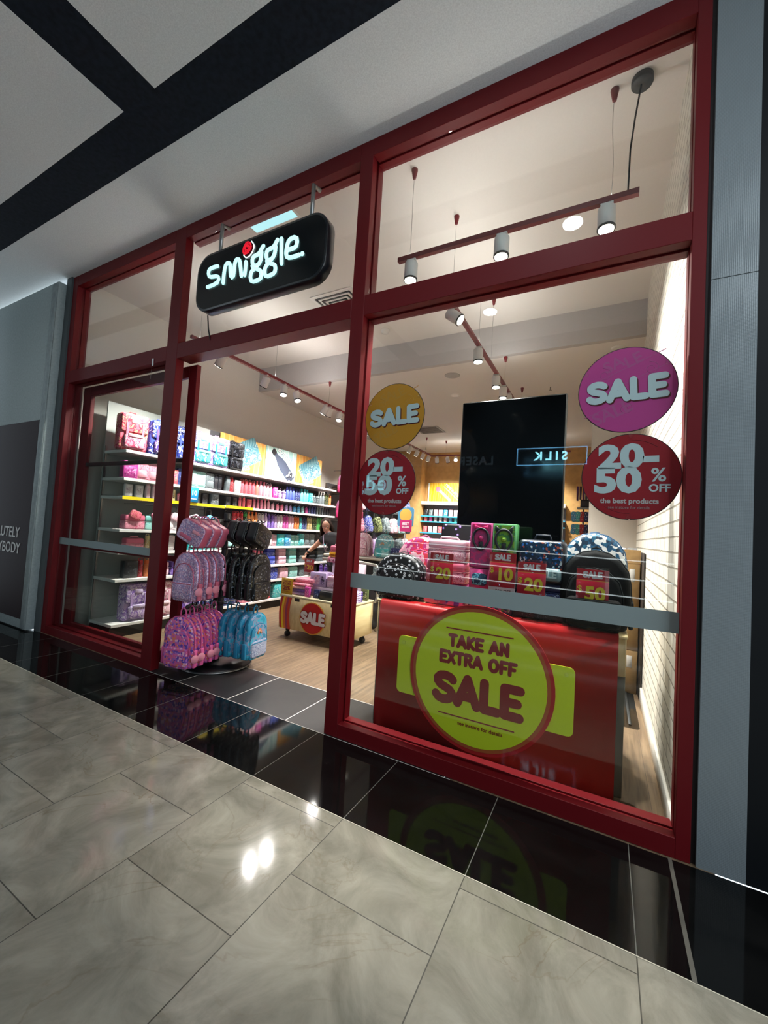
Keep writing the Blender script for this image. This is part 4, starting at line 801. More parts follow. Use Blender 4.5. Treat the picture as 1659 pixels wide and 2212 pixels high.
for i, (k, c, x, y, s_) in enumerate((('packet', 'grey', -1.25, 2.85, .8), ('packet', 'black', -1.1, 2.88, .7), ('flat', 'coral', -.92, 2.85, .6), ('flat', 'pale pink', -.7, 2.85, .6), ('packet', 'sky blue', -.5, 2.85, .8), ('packet', 'navy', -.34, 2.85, .9), ('flat', 'mint', -1.2, 3.12, 1), ('flat', 'navy', -.9, 3.12, 1), ('bigbox', 'black', -.6, 3.12, 1))):
    put(k, c, (x, y, .736), 0, '%s %s on the low white table, %s in its %s row' % (c, NOUN[k], ORD[i % 6], ('front', 'back')[i // 6]), s=s_)
yt = tag(MB().rbox(-.07, .07, -.002, .002, 0, .075, .001, 1).build('price_ticket', mat('e0b818', .4), None, (-1.17, 2.697, .655)), 'yellow ticket clipped to the low white table edge', 'price ticket')
cf = thing('counter', 'white service counter with monitor edge at the far right', 'counter', (.85, 7.6, 0))
MB().rbox(-.7, .5, -.3, .3, 0, 1.0, .005, 1).build('cabinet', mat('b0a498', .5), cf); MB().rbox(-.74, .54, -.33, .33, 1.0, 1.04, .005, 1).build('worktop', mat('3a3a3c', .4), cf)
hs = thing('hanging_display', 'wire rack with purple books over bunches of blue pouches by the stock room', 'display rack', (1.25, 6.3, 0))
MB().rbox(-.1, .17, -.1, .1, 2.02, 2.05, .003, 1).build('tray', METAL, hs); MB().rbox(-.05, .17, -.06, .06, 2.055, 2.2, .003, 1).build('black_box', BLK, hs)
MB().cyl((0, .12, 0), (0, .12, 2.4), .015, 8).build('pole', METAL, hs)
for k in range(5): MB().rbox(-.12 + k * .05, -.09 + k * .05, -.09, .05, 2.2 - .02 * (k == 0), 2.45, .004, 1).build('book', mat(('5a2a5c', '30203c', '70386c', '282030', '4a2850')[k], .4), hs)
for k in range(10):
    tag(MB().slab(rr(.1, .2, .04, 4), -.03, .03, .02, 2, M=T(ry=.1 * (k % 3 - 1))).build('hanging_pouch', mp_(('sky blue', 'navy', 'teal', 'purple', 'red')[(k * 2) % 5], 25), None, (1.1 + (k % 5) * .07, 6.25, 1.87 - (k // 5) * .24)), '%s pouch hanging by the stock room, %s from the left in the %s bunch' % (('sky blue', 'navy', 'teal', 'purple', 'red')[(k * 2) % 5], ORD[k % 5], ('upper', 'lower')[k // 5]), 'pouch', 'pouches hanging by the stock room')
# ------------------------------------------------------------------ window table with red banner
wt = thing('window_table', 'grey and birch window table fronted by a plain red banner', 'table', (.96, .3, 0))
x0, x1 = -.785, .8
GT = mat('6c6e66', .5); BIR = wood_mat('birch_plywood', 'e0cfa0', 'd9c796', 'cbb684', 5, 5, .45)
MB().rbox(x0, x1, .06, .66, 0, .66, .004, 1).build('cabinet', GT, wt)
MB().rbox(x0, x1, .05, .66, .66, .875, .006, 1).build('plywood_box', BIR, wt)
MB().rbox(x0 - .005, x1 + .005, .02, .67, .875, .893, .004, 1).build('tabletop', BIR, wt)
bn = MB(); bw_ = .74
pts = [(.0, .012), (.0, .86), (.006, .885), (.02, .897), (.1, .9)]
vs = []
for (y, z) in pts: vs += [(-bw_ - .005, y, z), (bw_ + .02, y, z)]
for (y, z) in reversed(pts): vs += [(-bw_ - .005, y + (.004 if z < .88 else 0), z - (0.003 if z > .88 else 0)), (bw_ + .02, y + (.004 if z < .88 else 0), z - (.003 if z > .88 else 0))]
n_ = len(vs) // 2; bn.add(vs, [(2 * k, 2 * k + 1, 2 * ((k + 1) % n_) + 1, 2 * ((k + 1) % n_)) for k in range(n_)] + [tuple(2 * k for k in range(n_))[::-1], tuple(2 * k + 1 for k in range(n_))], None, True)
bn.build('red_banner', mat('a81216', .42), wt)
ZW = .901
BWP = pat(('101216', 'd4d8e0', 'd4d8e0', '101216', '101216', '101216'), 34, 'v'); FLO = pat(('dcd8e6', '9470c4', '0c0e14', '0c0e14', '0c0e14', '0c0e14'), 22, 'v')
CAMO = pat(('1a4a6c', 'd8dfe2', '1c5478', '0e2c44', 'e8eaea', '24607c'), 48, 'c', .5); CARP = pat(('16283c', '16283c', '2a60a4', '16283c', '1c3450', 'a8b8c0', '16283c', '1a3048', '16283c', '14243a', '16283c', '8c4030', '16283c'), 80, 'c', .25)
TIE = pat(('e0407c', 'f0a8c0', 'f4c4d0', 'dc3c50', 'c03880', 'f0b0c4'), 9, 'n'); LETP = pat(('d8508c', 'e87c5c', 'a85cb4', 'e068a0', '6444a4', 'f0a0b8'), 26, 'c')
place('w_tie', backpack('pink', .44, .46, .15, print_=TIE, trim=mat('d85888', .5), loop=.015), (.32, .80, ZW), .12, 'large pink and red swirl backpack standing behind the black floral one')
place('w_bw', backpack('black', .39, .33, .16, print_=BWP, trim=BLK, pocket=pat(('0c0d12', '9aa0b4', '0c0d12', '0c0d12', '0c0d12', '0c0d12'), 34, 'v'), loop=.01), (.285, .48, ZW), .05, 'black backpack with white floral print at the left end of the window table')
for k, (h_, lb) in enumerate(((.0, 'lowest'), (.165, 'middle'), (.33, 'topmost'))):
    lu = place('w_pl%d' % k, lunchbox(('magenta', 'pink', 'pale pink')[k], .3 - .01 * k, .15, .2), (.655, .5, ZW + h_ * .93), .05 * (k - 1), '%s lunch bag, %s of the stack in the middle of the window table' % (('lettered pink', 'pink', 'pale pink')[k], lb))
    if k == 0: 
        for ch in lu.children:
            if ch.name.startswith('case'): ch.data.materials[0] = LETP
place('w_flo', lambda: (lambda r: (MB().slab(rr(.34, .3, .03, 4, 0, .15), -.05, .05, .012, 2).build('case', FLO, r), MB().tube([(-.05, 0, .295), (-.04, 0, .32), (.04, 0, .32), (.05, 0, .295)], .007, 6).build('handle', mat('18141e', .5), r), MB().slab(rr(.3, .12, .02, 3, 0, .08), -.062, -.045, .008, 1).build('front_pocket', FLO, r), r)[-1])(thing('folder_case', 'x', 'case')), (.68, .73, 1.175), 0, 'black case with lilac and white floral print behind the pink bottle box')
tag(MB().rbox(-.16, .16, -.07, .08, 0, .273, .01, 1).build('carton', mat('b8a080', .6), None, (.68, .75, ZW)), 'plain card riser under the floral case on the window table', 'carton')
def ringbox(c, glow, ears):
    def f():
        r = thing('boxed_bottle', 'x', 'boxed drink bottle')
        MB().rbox(-.075, .075, -.05, .05, 0, .3, .004, 1).build('box', mat(c, .3), r)
        MB().slab(rr(.13, .28, .01, 2, 0, .15), -.052, -.049).build('front_print', pat((c, glow, c), 16, 'n', .3), r)
        o = [(.052 * math.cos(a) * (1 + .16 * math.exp(-((a - 4.71) * 1.6) ** 2)), .2 + .062 * math.sin(a) * (1 + .25 * math.exp(-((a - 4.71) * 1.6) ** 2))) for a in [2 * PI * k / 28 for k in range(28)]]
        rg = MB().tube([(x, -.06, z) for x, z in o], .0085, 7, closed=True).build('ring_handle', mat('24262e', .3), r)
        MB().lathe([(.004, -.006), (.018, 0), (.016, .006)], 14, T(0, -.058, .2, rx=PI / 2)).build('centre_button', mat(glow, .35), r)
        MB().rbox(-.014, .014, -.064, -.052, .13, .175, .004, 1).build('spout', mat('1a1c22', .3), r)
        if ears == 'bow':
            for s_ in (-1, 1): MB().slab([(0, .268), (s_ * .045, .285), (s_ * .04, .25)], -.064, -.05, .004, 1).build('bow', mat('d02870', .4), r)
        else:
            for s_ in (-1, 1): MB().slab([(s_ * .018, .256), (s_ * .058, .29), (s_ * .05, .235)], -.064, -.05, .003, 1).build('horn', mat('24302a', .4), r)
        return r
    return f
for k, z in enumerate((ZW, ZW + .0)): pass
place('rb1', ringbox('b0447c', 'd8387c', 'bow'), (.91, .42, ZW + .285), .0, 'pink boxed ring-handled bottle with a bow on the window table')
place('rb2', ringbox('4a8a54', '88b83c', 'horn'), (1.06, .42, ZW + .285), -.0, 'green boxed ring-handled bottle beside the pink boxed one')
def multi(c1, c2):
    def f():
        r = thing('bottle_pack', 'x', 'boxed set')
        MB().rbox(-.07, .07, -.05, .05, 0, .14, .004, 1).build('carton', mat(c1, .3), r); MB().rbox(-.07, .07, -.05, .05, .142, .28, .004, 1).build('window_box', mat(c2, .15), r)
        MB().slab(rr(.11, .1, .01, 2, 0, .07), -.053, -.049).build('front_print', pat((c1, 'c8ccd8', c2, 'b83c74'), 60, 'c', .3), r)
        MB().slab(rr(.1, .08, .02, 3, 0, .21), -.056, -.048, .003, 1).build('cup_print', pat(('2c6c94', '6cb4cc', '183858'), 30, 'n'), r)
        return r
    return f
place('mu', multi('5c2c50', 'c44880'), (.91, .42, ZW), 0, 'see-through boxed gift set under the pink ring bottle box')
place('mu2', multi('2c3444', '6c7c48'), (1.06, .42, ZW), 0, 'dark boxed gift set under the green ring bottle box')
def navybox():
    r = thing('lunch_case', 'x', 'lunch box')
    MB().rbox(-.14, .14, -.09, .09, 0, .27, .03, 3).build('case', mat('141a26', .35), r)
    MB().slab(rr(.25, .2, .03, 4, 0, .16), -.1, -.08, .008, 2).build('front_print', CARP, r)
    MB().rbox(-.125, .125, -.135, -.09, .02, .1, .02, 3).build('front_pocket', mat('6a8488', .25), r)
    text('pocket_lettering', 'GOOLE', .06, mat('b4cccc', .4), r, T(0, -.137, .062), .03, .004)
    MB().tube([(-.05, 0, .268), (-.04, 0, .3), (.04, 0, .3), (.05, 0, .268)], .008, 6).build('handle', mat('1c2636', .5), r)
    MB().tube([(-.138, -.05, .03), (-.142, -.05, .14), (-.138, -.05, .24)], .006, 6).build('side_strap', mat('1c2636', .5), r)
    return r
place('navy', navybox, (1.285, .47, ZW + .225), .0, 'navy printed hard lunch case with grey lettered pocket, on two dark cases')
place('dk1', lunchbox('black', .31, .11, .2), (1.28, .48, ZW), 0, 'black zipped case, lowest under the navy lunch case')
place('dk2', lunchbox('navy', .29, .11, .19), (1.28, .48, ZW + .113), 0, 'dark navy zipped case between the black case and the navy lunch case')
place('w_camo', backpack('navy', .39, .56, .13, print_=CAMO, loop=.01, trim=mat('1a4668', .5), pocket=mat('123450', .5)), (1.575, .79, ZW), .03, 'tall blue and white camouflage backpack at the right end of the window table')
place('w_blk', backpack('black', .38, .45, .2, print_=mat('0b0f11', .75, 0, 0, .2), trim=mat('131a1c', .7, 0, 0, .2), pocket=mat('090b0d', .75, 0, 0, .2), loop=.02), (1.59, .46, ZW), -.02, 'large dark backpack in front of the camouflage one')
RS = mat('a8102c', .35); YN = mat('e0cc30', .4); PW = mat('e4e0e4', .4)
def price(val, low, wd=.165):
    def f():
        r = thing('price_sign', 'x', 'price sign')
        MB().rbox(-wd / 2, wd / 2, -.002, .002, 0, .27, .002, 1).build('card', RS, r)
        MB().box(-wd / 2, wd / 2, -.003, -.0015, .21, .27).build('header_band', mat('c01c2c', .35), r)
        MB().box(-wd / 2, wd / 2, -.0035, -.002, .205, .209).build('rule', mat('d89a3c', .4), r)
        rtext('header_lettering', 'SALE', .04, .105, .0052, PW, r, T(0, -.0032, .24), .15, .0005)
        text('price_lettering', val, .105, YN, r, T(.014, -.003, .13), .04, .0006); text('dollar_sign', '$', .05, YN, r, T(-wd * .4, -.003, .155), .02, .0006)
        MB().box(-wd / 2, wd / 2, -.003, -.0015, .0, .05).build('footer_band', mat('d8cfd4', .4), r)
        text('footer_lettering', low, .026, mat('2a1018', .4), r, T(.01, -.004, .025), .02, .0005)
        MB().rbox(-wd / 2 - .003, wd / 2 + .003, -.0055, -.0045, -.003, .285, .001, 1).build('clear_sleeve', CLEAR, r)
        MB().rbox(-wd / 2, wd / 2, -.005, .05, -.006, -.002, .001, 1).build('foot', CLEAR, r)
        return r
    return f
place('pr20', price('20', 'OFF'), (.655, .335, .995), 0, 'red SALE $20 sign before the stack of pink lunch bags')
place('pr10', price('10', '50% OFF'), (1.065, .335, 1.03), 0, 'red SALE $10 sign before the boxed bottles')
place('pr20', price('20', 'OFF'), (1.245, .322, .985), 0, 'red SALE $20 sign before the navy lunch case')
place('pr50', price('50', 'OFF'), (1.58, .30, .975), 0, 'red SALE $50 sign before the large dark backpack')
for (x, y, z, w_) in ((.655, .335, .995, 0), (1.065, .335, 1.03, 0), (1.245, .322, .985, 0), (1.58, .30, .975, 0)):
    st = tag(MB().rbox(-.02, .02, .003, .02, ZW - z, -.004, .001, 1).rbox(-.05, .05, .0, .07, ZW - z, ZW - z + .004, .001, 1).build('sign_holder', CLEAR, None, (x, y, z)), 'clear plastic sign holder under the %s sign' % {.655: 'left $20', 1.065: 'ten dollar', 1.245: 'right $20', 1.58: 'fifty dollar'}[x], 'sign holder')
# portrait television
tv = thing('television', 'large black portrait television standing behind the window table goods', 'television', (1.0, .72, 0))
MB().rbox(-.375, .375, -.02, .035, 1.17, 2.425, .006, 1).build('screen_case', mat('08090b', .3), tv)
MB().box(-.366, .366, -.0215, -.019, 1.18, 2.416).build('screen', mat('040608', .08, 0, 0, .35), tv)
MB().rbox(-.378, .378, -.0205, .0, 1.166, 1.17, .001, 1).build('edge_trim', METAL, tv)
MB().rbox(-.04, .04, .04, .08, .9, 1.9, .004, 1).build('pole', BLK, tv)
# ------------------------------------------------------------------ rotating bag stand
ST = (-1.68, .5)
rs = thing('bag_stand', 'black rotating bag stand with chrome arms just inside the doorway', 'display stand', (ST[0], ST[1], 0), .17)
MB().lathe([(.33, .0), (.335, .01), (.33, .026), (.05, .034)], 40).build('base', mat('141416', .3), rs)
MB().lathe([(.334, .004), (.339, .008), (.334, .014)], 40).build('base_rim', METAL, rs)
MB().rbox(-.022, .022, -.022, .022, .03, 1.47, .004, 1).build('post', mat('2a2a2c', .4), rs)
TI = ((1.40, 'top'), (1.135, 'middle'), (.585, 'bottom'))
for z, nm in TI:
    for a in range(4): MB().tube([(0, 0, z), (0, -.44, z), (0, -.46, z + .02)], .006, 8, T(rz=a * PI / 2)).build('arm', METAL, rs)
    MB().lathe([(.03, -.02), (.034, 0), (.03, .02)], 14, T(0, 0, z)).build('hub', BLK, rs)
def onarm(key, mk, arm, dist, ztop, hgt, lb, group, jit=0, tilt=0):
    a = arm * PI / 2 + .17; x = ST[0] + math.sin(a) * dist; y = ST[1] - math.cos(a) * dist
    return place(key, mk, (x, y, ztop - hgt), a + jit, lb, group, ry=tilt)
GEO = pat(('b88cb4', 'e0c8dc', 'c890a8', '9c84b0', 'd0a8c4', '8c7ca8'), 120, 'c', .3, .25); PT = mat('c4607c', .45)
GAL = pat(('08090c', '08090c', '0a0b10', '0c0e14', '0a0b0f', '7a828c', '0a0b0e', '0a0b0e', '08090c', '0b0c10', '3a3e48', '08090c', '0a0b0e', '5c5a48', '090a0d'), 85, 'c', .3); TLP = pat(('2c9cc0', '3cb4d0', '8c9cbc', '248cb4'), 12, 'n'); TLK = pat(('8894b4', 'c8d4e0', '7484a8', 'a8b0c8'), 36, 'v')
LP = pat(('dc64a0', 'e87c64', '5a3ca0', 'b46cc0', 'e068a0', 'f0b0c8', 'dc5c98', '8a54b4'), 62, 'c')
KP = backpack('pink', .3, .43, .07, print_=GEO, trim=PT, tagc='e08ca0'); KB = backpack('black', .32, .44, .068, print_=GAL, trim=mat('0a0a0c', .5)); KL = backpack('magenta', .33, .44, .062, print_=LP, trim=mat('e0609c', .45), tagc='e08ca0'); KT = backpack('teal', .3, .42, .068, print_=TLP, trim=mat('2488b0', .5), pocket=TLK, badge=('e8784c', 'f4d8b0', 'e8b08c'))
for i in range(4):
    onarm('KP', KP, 0, .14 + i * .105, 1.175, .505, 'glittery lilac and pink backpack on the middle front arm, %s from the post' % ORD[i], 'lilac and pink backpacks on the bag stand', .05 * (-1) ** i)
    onarm('KB', KB, 1, .12 + i * .1, 1.175, .515, 'black speckled backpack on the middle right arm, %s from the post' % ORD[i], 'black speckled backpacks on the bag stand', .04 * (-1) ** i)
for i in range(5): onarm('KL', KL, 0, .10 + i * .095, .615, .515, 'pink and purple letter-print backpack on the bottom front arm, %s from the post' % ORD[i], 'letter-print backpacks on the bag stand', .05 * (-1) ** i)
for i in range(4): onarm('KT', KT, 1, .13 + i * .1, .615, .495, 'blue backpack with rainbow patch on the bottom right arm, %s from the post' % ORD[i], 'blue rainbow backpacks on the bag stand', .04 * (-1) ** i)
def hunglunch(pm, tm, tagc=None):
    def f():
        r = thing('lunch_bag', 'x', 'lunch bag')
        R = T(0, 0, .12, ry=.42)
        MB().slab(rr(.27, .2, .04, 4), -.045, .05, .02, 3, M=R).build('body', tm, r)
        MB().slab(rr(.26, .19, .04, 4), -.058, -.04, .01, 2, M=R).build('front_panel', pm, r)
        MB().slab(rr(.13, .035, .008, 2, -.03, -.05), -.064, -.056, .002, 1, M=R).build('name_badge', tm, r)
        MB().tube([(-.11, 0, .1), (-.1, 0, .2), (-.03, 0, .27), (.0, 0, .275), (.04, 0, .25), (.1, .0, .12)], .01, 6, flat=.5).build('handle', tm, r)
        if tagc: MB().slab(rr(.08, .03, .014, 4, .06, .03), -.075, -.066, .003, 1, M=R).build('bow_tag', mat(tagc, .4), r)
        return r
    return f
for i in range(3):
    onarm('HL', hunglunch(GEO, PT, 'e898a8'), 0, .17 + i * .12, 1.43, .28, 'lilac and pink lunch bag on the top front arm, %s from the post' % ORD[i], 'lilac lunch bags on the bag stand', .05 * i)
    onarm('HB', hunglunch(GAL, mat('0b0d12', .5)), 1, .15 + i * .12, 1.43, .28, 'black speckled lunch bag on the top right arm, %s from the post' % ORD[i], 'black lunch bags on the bag stand', .03 * i)
    onarm('HB', None, 3, .14 + i * .12, 1.43, .28, 'black lunch bag on the top left arm, %s from the post' % ORD[i], 'black lunch bags on the far side of the bag stand')
    onarm('KB', None, 3, .12 + i * .11, .615, .515, 'black backpack on the bottom left arm, %s from the post' % ORD[i], 'black backpacks on the far side of the bag stand')
# ------------------------------------------------------------------ sale trolley
tr = thing('display_trolley', 'birch plywood trolley on castors with a round SALE sign and striped end panel', 'trolley', (-1.395, 1.88, 0))
MB().rbox(-.525, .525, -.26, .26, .115, .5, .004, 1).build('plywood_body', BIR, tr)
MB().rbox(-.53, .53, -.265, .265, .5, .525, .003, 1).build('top_board', mat('cfc4a0', .4), tr)
for x in (-.29, .25, .42): MB().box(x, x + .075, -.262, -.258, .462, .5).build('slot', BLK, tr)
ST_ = MB(); cols = ('b81c1c', 'e8c820', 'd8742c', '9a3458', 'c83c24'); 
for k, c in enumerate(cols):
    o = []; 
    for t in range(9): zz = .115 + .385 * t / 8; o.append((-.525 + .032 * k + .045 * (1 - ((t - 4) / 4) ** 2) * 0 + .03 * ((t - 4) / 4) ** 2, zz))
    o2 = [(x + .034, z) for x, z in o][::-1]; MB().slab(o + o2, -.2645 - .0004 * k, -.26).build('stripe', mat(c, .4), tr)
for (x, y) in ((-.44, -.18), (-.3, .18), (.44, -.18), (.44, .18)):
    cs = MB().rbox(-.02, .02, -.018, .018, .07, .115, .003, 1, T(x, y)).build('castor', BLK, tr); MB().cyl((x, y - .018, .034), (x, y + .018, .034), .034, 18).build('wheel', mat('1c1c1e', .4), cs)
sd = MB().slab(circ(.19, 48, .0, .295), -.272, -.266).build('round_sign', mat('d8a838', .4), tr)
MB().slab(circ(.178, 48, 0, .295), -.276, -.27).build('red_disc', mat('c01418', .4), sd)
for (nm, m_, of, rr_) in (('lettering_edge', mat('8c0c14', .4), -.277, .026), ('lettering', PW, -.2795, .0195)): rtext(nm, 'SALE', .148 + 2 * (rr_ - .0195), .38 + 2 * (rr_ - .0195), rr_, m_, sd, T(.01, of, .3), .14)
MB().tube([(.5, .24, .5), (.545, .27, .5), (.56, .28, .55), (.56, .28, .9), (.53, .27, .95), (.3, .27, .97), (-.3, .27, .97)], .018, 10).build('push_handle', mat('b8b4a8', .3, .6), tr)
MB().tube([(.56, .28, .56), (.6, .28, .5), (.6, .28, .2), (.56, .28, .15)], .018, 10).build('frame_tube', mat('b8b4a8', .3, .6), tr)
TZ = .526
sp = thing('price_sign', 'yellow TAKE AN EXTRA 25% sign at the left end of the trolley', 'price sign', (-1.86, 1.66, TZ - .02), -.05)
MB().rbox(-.095, .095, -.002, .002, 0, .215, .002, 1).build('card', mat('c89c20', .4), sp)
DR = mat('8c1418', .4)
for s_, z, h in (('TAKE AN', .178, .03), ('EXTRA', .145, .042), ('25%', .092, .07)): text('lettering', s_, h, DR, sp, T(0, -.003, z), .035, .0005)
MB().box(-.07, .07, -.003, -.001, .05, .054).build('rule', DR, sp); MB().rbox(-.06, .06, -.004, .04, -.004, .0, .001, 1).build('foot', CLEAR, sp)
def folded(c, w=.24, d=.2, h=.035):
    def f():
        r = thing('folded_bag', 'x', 'folded bag')
        MB().rbox(-w / 2, w / 2, -d / 2, d / 2, 0, h, .014, 3).build('body', mp_(c, 50), r); MB().rbox(-w * .3, w * .3, -d / 2 - .006, -d / 2 + .01, h * .3, h * .7, .003, 1).build('zip_edge', ml(c), r); return r
    return f
for k, c in enumerate(('lilac', 'purple', 'pale pink', 'pink')):
    place('fo' + c, folded(c), (-1.72 + .01 * k, 1.8, TZ + k * .037), .06 * (-1) ** k, '%s flat zip bag, %s from the bottom of the stack on the trolley' % (c, ORD[k]))
place('folded_p', folded('pink', .26, .22, .05), (-1.69, 1.86, TZ + .15), .2, 'rumpled pink zip bag lying on top of the trolley stack')
put('packet', 'magenta', (-1.55, 1.69, TZ), 0, 'magenta boxed set standing at the front of the trolley', s=.62)
put('bigbox', 'navy', (-1.42, 1.71, TZ), 0, 'navy boxed set at the trolley front, right of the magenta one', s=.5)
tag(MB().rbox(-.09, .09, -.05, .05, 0, .1, .004, 1).build('black_box', BLK, None, (-1.26, 1.71, TZ)), 'black box at the trolley front beside the navy box', 'box')
tag(MB().rbox(-.3, .28, -.1, .12, 0, .12, .004, 1).build('display_riser', mat('b8a8b8', .5), None, (-1.3, 1.92, TZ)), 'pale riser carrying the lilac game boxes on the trolley', 'riser')
for k in range(3):
    r = place('game', lambda: (lambda r: (MB().rbox(-.12, .12, -.03, .03, 0, .17, .003, 1).build('box', mat('b8a4cc', .35), r), MB().slab([(-.09, .03), (.03, .03), (.03, .14), (-.05, .14), (-.06, .11), (-.09, .1)], -.0325, -.029).build('window', pat(('d8a4c0', 'e8c8dc', 'b890b8'), 20, 'n', .2), r), MB().slab(rr(.05, .1, .01, 2, .075, .08), -.0325, -.029).build('printed_panel', pat(('3c3450', 'c8b8d8', '7c6c98'), 60, 'c'), r), r)[-1])(thing('game_box', 'x', 'boxed toy')), (-1.5 + .04 * k, 1.84 + .07 * k, TZ + .122), 0, 'lilac windowed toy box on the trolley riser, %s from the front' % ORD[k], 'lilac toy boxes on the trolley')
put('lunch', 'pale pink', (-1.26, 1.86, TZ + .122), 0, 'pale pink lunch box on the riser beside the lilac toy boxes', s=.85)
tag(MB().rbox(-.2, .2, -.1, .08, 0, .42, .005, 1).build('display_riser', mat('c8b4c4', .5), None, (-1.2, 2.06, TZ)), 'tall pale riser at the back of the trolley under the pink gift boxes', 'riser')
place('tp', lunchbox('pink', .2, .15, .14), (-1.38 + .02, 2.03, 1.01), 0, 'pink lunch box with a yellow ticket, topmost on the trolley')
tk = tag(MB().rbox(-.065, .065, -.002, .002, 0, .06, .001, 1).build('price_ticket', mat('e8a81c', .4), None, (-1.385, 1.95, 1.02)), 'small yellow ticket before the topmost pink lunch box', 'price ticket')
text('lettering', 'TAKE AN', .026, DR, tk, T(0, -.003, .022), .02, .0004)
tag(MB().rbox(-.13, .13, -.08, .08, 0, .062, .003, 1).build('gift_box', pat(('f0d0dc', 'c86c88', 'e8a8bc', '8c3c58'), 50, 'c', .3), None, (-1.34, 2.03, TZ + .421)), 'flat pink printed gift box under the topmost lunch box', 'gift box')
for k in range(2): put('bottle', 'purple', (-1.62 + .075 * k, 2.02, TZ + .18), 0, 'purple drink bottle on the trolley, %s of the pair' % ('left', 'right')[k], s=.85)
tag(MB().rbox(-.12, .12, -.06, .07, 0, .178, .004, 1).build('display_riser', mat('a898b0', .5), None, (-1.57, 2.05, TZ)), 'low riser under the pair of purple bottles', 'riser')
s2 = place('pr20', None, (-1.8, 2.0, .74), -.1, 'red SALE $20 sign standing in the trolley goods'); s2.scale = (1.05, 1, .8)
tag(MB().cyl((0, .01, .527 - .74), (0, .01, 0), .005, 6).build('sign_holder', METAL, None, (-1.8, 2.0, .74)), 'thin stem holding up the trolley SALE sign', 'sign holder')
for k in range(5): tag(MB().rbox(-.11, .11, -.09, .13, 0, .024, .004, 1).build('notebook', pat((('5a4aa8', 'd8c8e8', '3c3088') if k % 2 else ('8c70b8', 'e8dcf0', '5c4898')), 60, 'c'), None, (-.99, 1.76, TZ + .0255 * k)), 'purple notebook at the right end of the trolley, %s from the bottom' % ORD[k], 'notebook', 'purple notebooks stacked on the trolley')
put('packet', 'olive', (-.93, 2.02, TZ), .1, 'olive boxed set at the right rear of the trolley', s=.8)
# ------------------------------------------------------------------ things by the brick wall
def carton(w_, d_, h_, ope=False):
    r = thing('cardboard_box', 'x', 'cardboard box'); KR = plaster('kraft_board', 'a8885c', .03, 30, .05) if 'kraft' not in _mc else _mc['kraft']; _mc['kraft'] = KR
    MB().rbox(-w_ / 2, w_ / 2, -d_ / 2, d_ / 2, 0, h_, .006, 1).build('carton_body', KR, r)
    MB().rbox(.04, .15, -d_ / 2 - .0015, -d_ / 2, h_ * .55, h_ * .9, .001, 1).build('shipping_label', pat(('e4e2dc', 'e4e2dc', 'e4e2dc', '3a3a3a'), 90, 'c', .6), r)
    MB().rbox(.16, .205, -d_ / 2 - .0015, -d_ / 2, h_ * .6, h_ * .88, .001, 1).build('barcode_label', pat(('e4e2dc', '2a2a2a', 'e4e2dc'), 55, 'w', .6), r)
    if ope:
        MB().box(-w_ / 2, w_ / 2, -d_ / 2 - .002, -d_ / 2 + .003, h_, h_ + .13).build('flap', KR, r)
        MB().box(w_ / 2 - .004, w_ / 2 + .03, -d_ / 2, d_ / 2, h_, h_ + .004, T()).build('flap', KR, r)
        fo = MB(); random.seed(3); n = 14; vs = [(-w_ / 2 + .02 + (w_ - .04) * i / n, -d_ / 2 + .02 + (d_ - .04) * j / n, h_ + .1 + random.uniform(-.03, .055)) for i in range(n + 1) for j in range(n + 1)]
        vs += [(-w_ / 2 + .02 + (w_ - .04) * i / n, -d_ / 2 + .02 + (d_ - .04) * j / n, h_ + .02) for i in range(n + 1) for j in range(n + 1)]; m1 = (n + 1) ** 2
        fs = [(i * (n + 1) + j, (i + 1) * (n + 1) + j, (i + 1) * (n + 1) + j + 1, i * (n + 1) + j + 1) for i in range(n) for j in range(n)]; fs += [tuple(m1 + v for v in f[::-1]) for f in fs]
        fo.add(vs, fs).build('foil_wrap', mat('b8bcc0', .22, .9), r)
    return r
for k, (z, h_, lb) in enumerate(((0, .4, 'lowest of the stack by the brick wall'), (.401, .38, 'middle of the stack by the brick wall'), (.782, .44, 'topmost by the brick wall, open and filled with silver foil'))):
    place('ct%d' % k, lambda: carton(.5, .4, h_, k == 2), (1.69, 2.46, z), 0, 'brown cardboard box, ' + lb)
tag(MB().rbox(0, .016, -.5, .2, 0, 1.33, .003, 1).build('leaning_board', mat('2a211c', .6), None, (1.948, 2.6, .0)), 'dark board standing between the cardboard boxes and brick wall', 'board')
fm = thing('floor_mat', 'black ribbed anti-fatigue mat on the timber floor behind the window table', 'mat', (1.66, 1.85, 0))
MB().slab(rr(.52, .9, .04, 4), -.012, 0, .005, 1, M=T(0, 0, 0.0, rx=PI / 2)).build('mat_body', mat('191b1c', .6), fm)
for k in range(9): MB().rbox(-.22 + k * .05, -.2 + k * .05, -.4, .4, .01, .017, .003, 1).build('rib', mat('222526', .55), fm)
fm.location.z = .0; fm.children[0].location.z = .0
tag(MB().slab([(-.06, -.03), (.03, -.035), (.06, .01), (.0, .035), (-.05, .02)], -.008, 0, .002, 1, M=T(0, 0, .0, rx=PI / 2)).build('cardboard_scrap', plaster('scrap_card', 'b89c80', .05, 60), None, (1.785, .31, .0)), 'torn scrap of cardboard on the floor behind the window sill', 'cardboard scrap')
sw = thing('wall_switch', 'white switch plate on the stock room wall', 'switch', (1.69, 3.497, 1.36))
MB().rbox(-.035, .035, -.008, 0, -.06, .06, .003, 1).build('plate', mat('c8c2bc', .4), sw); MB().rbox(-.012, .012, -.013, -.007, -.035, -.01, .002, 1).build('rocker', mat('b8b0a8', .4), sw)
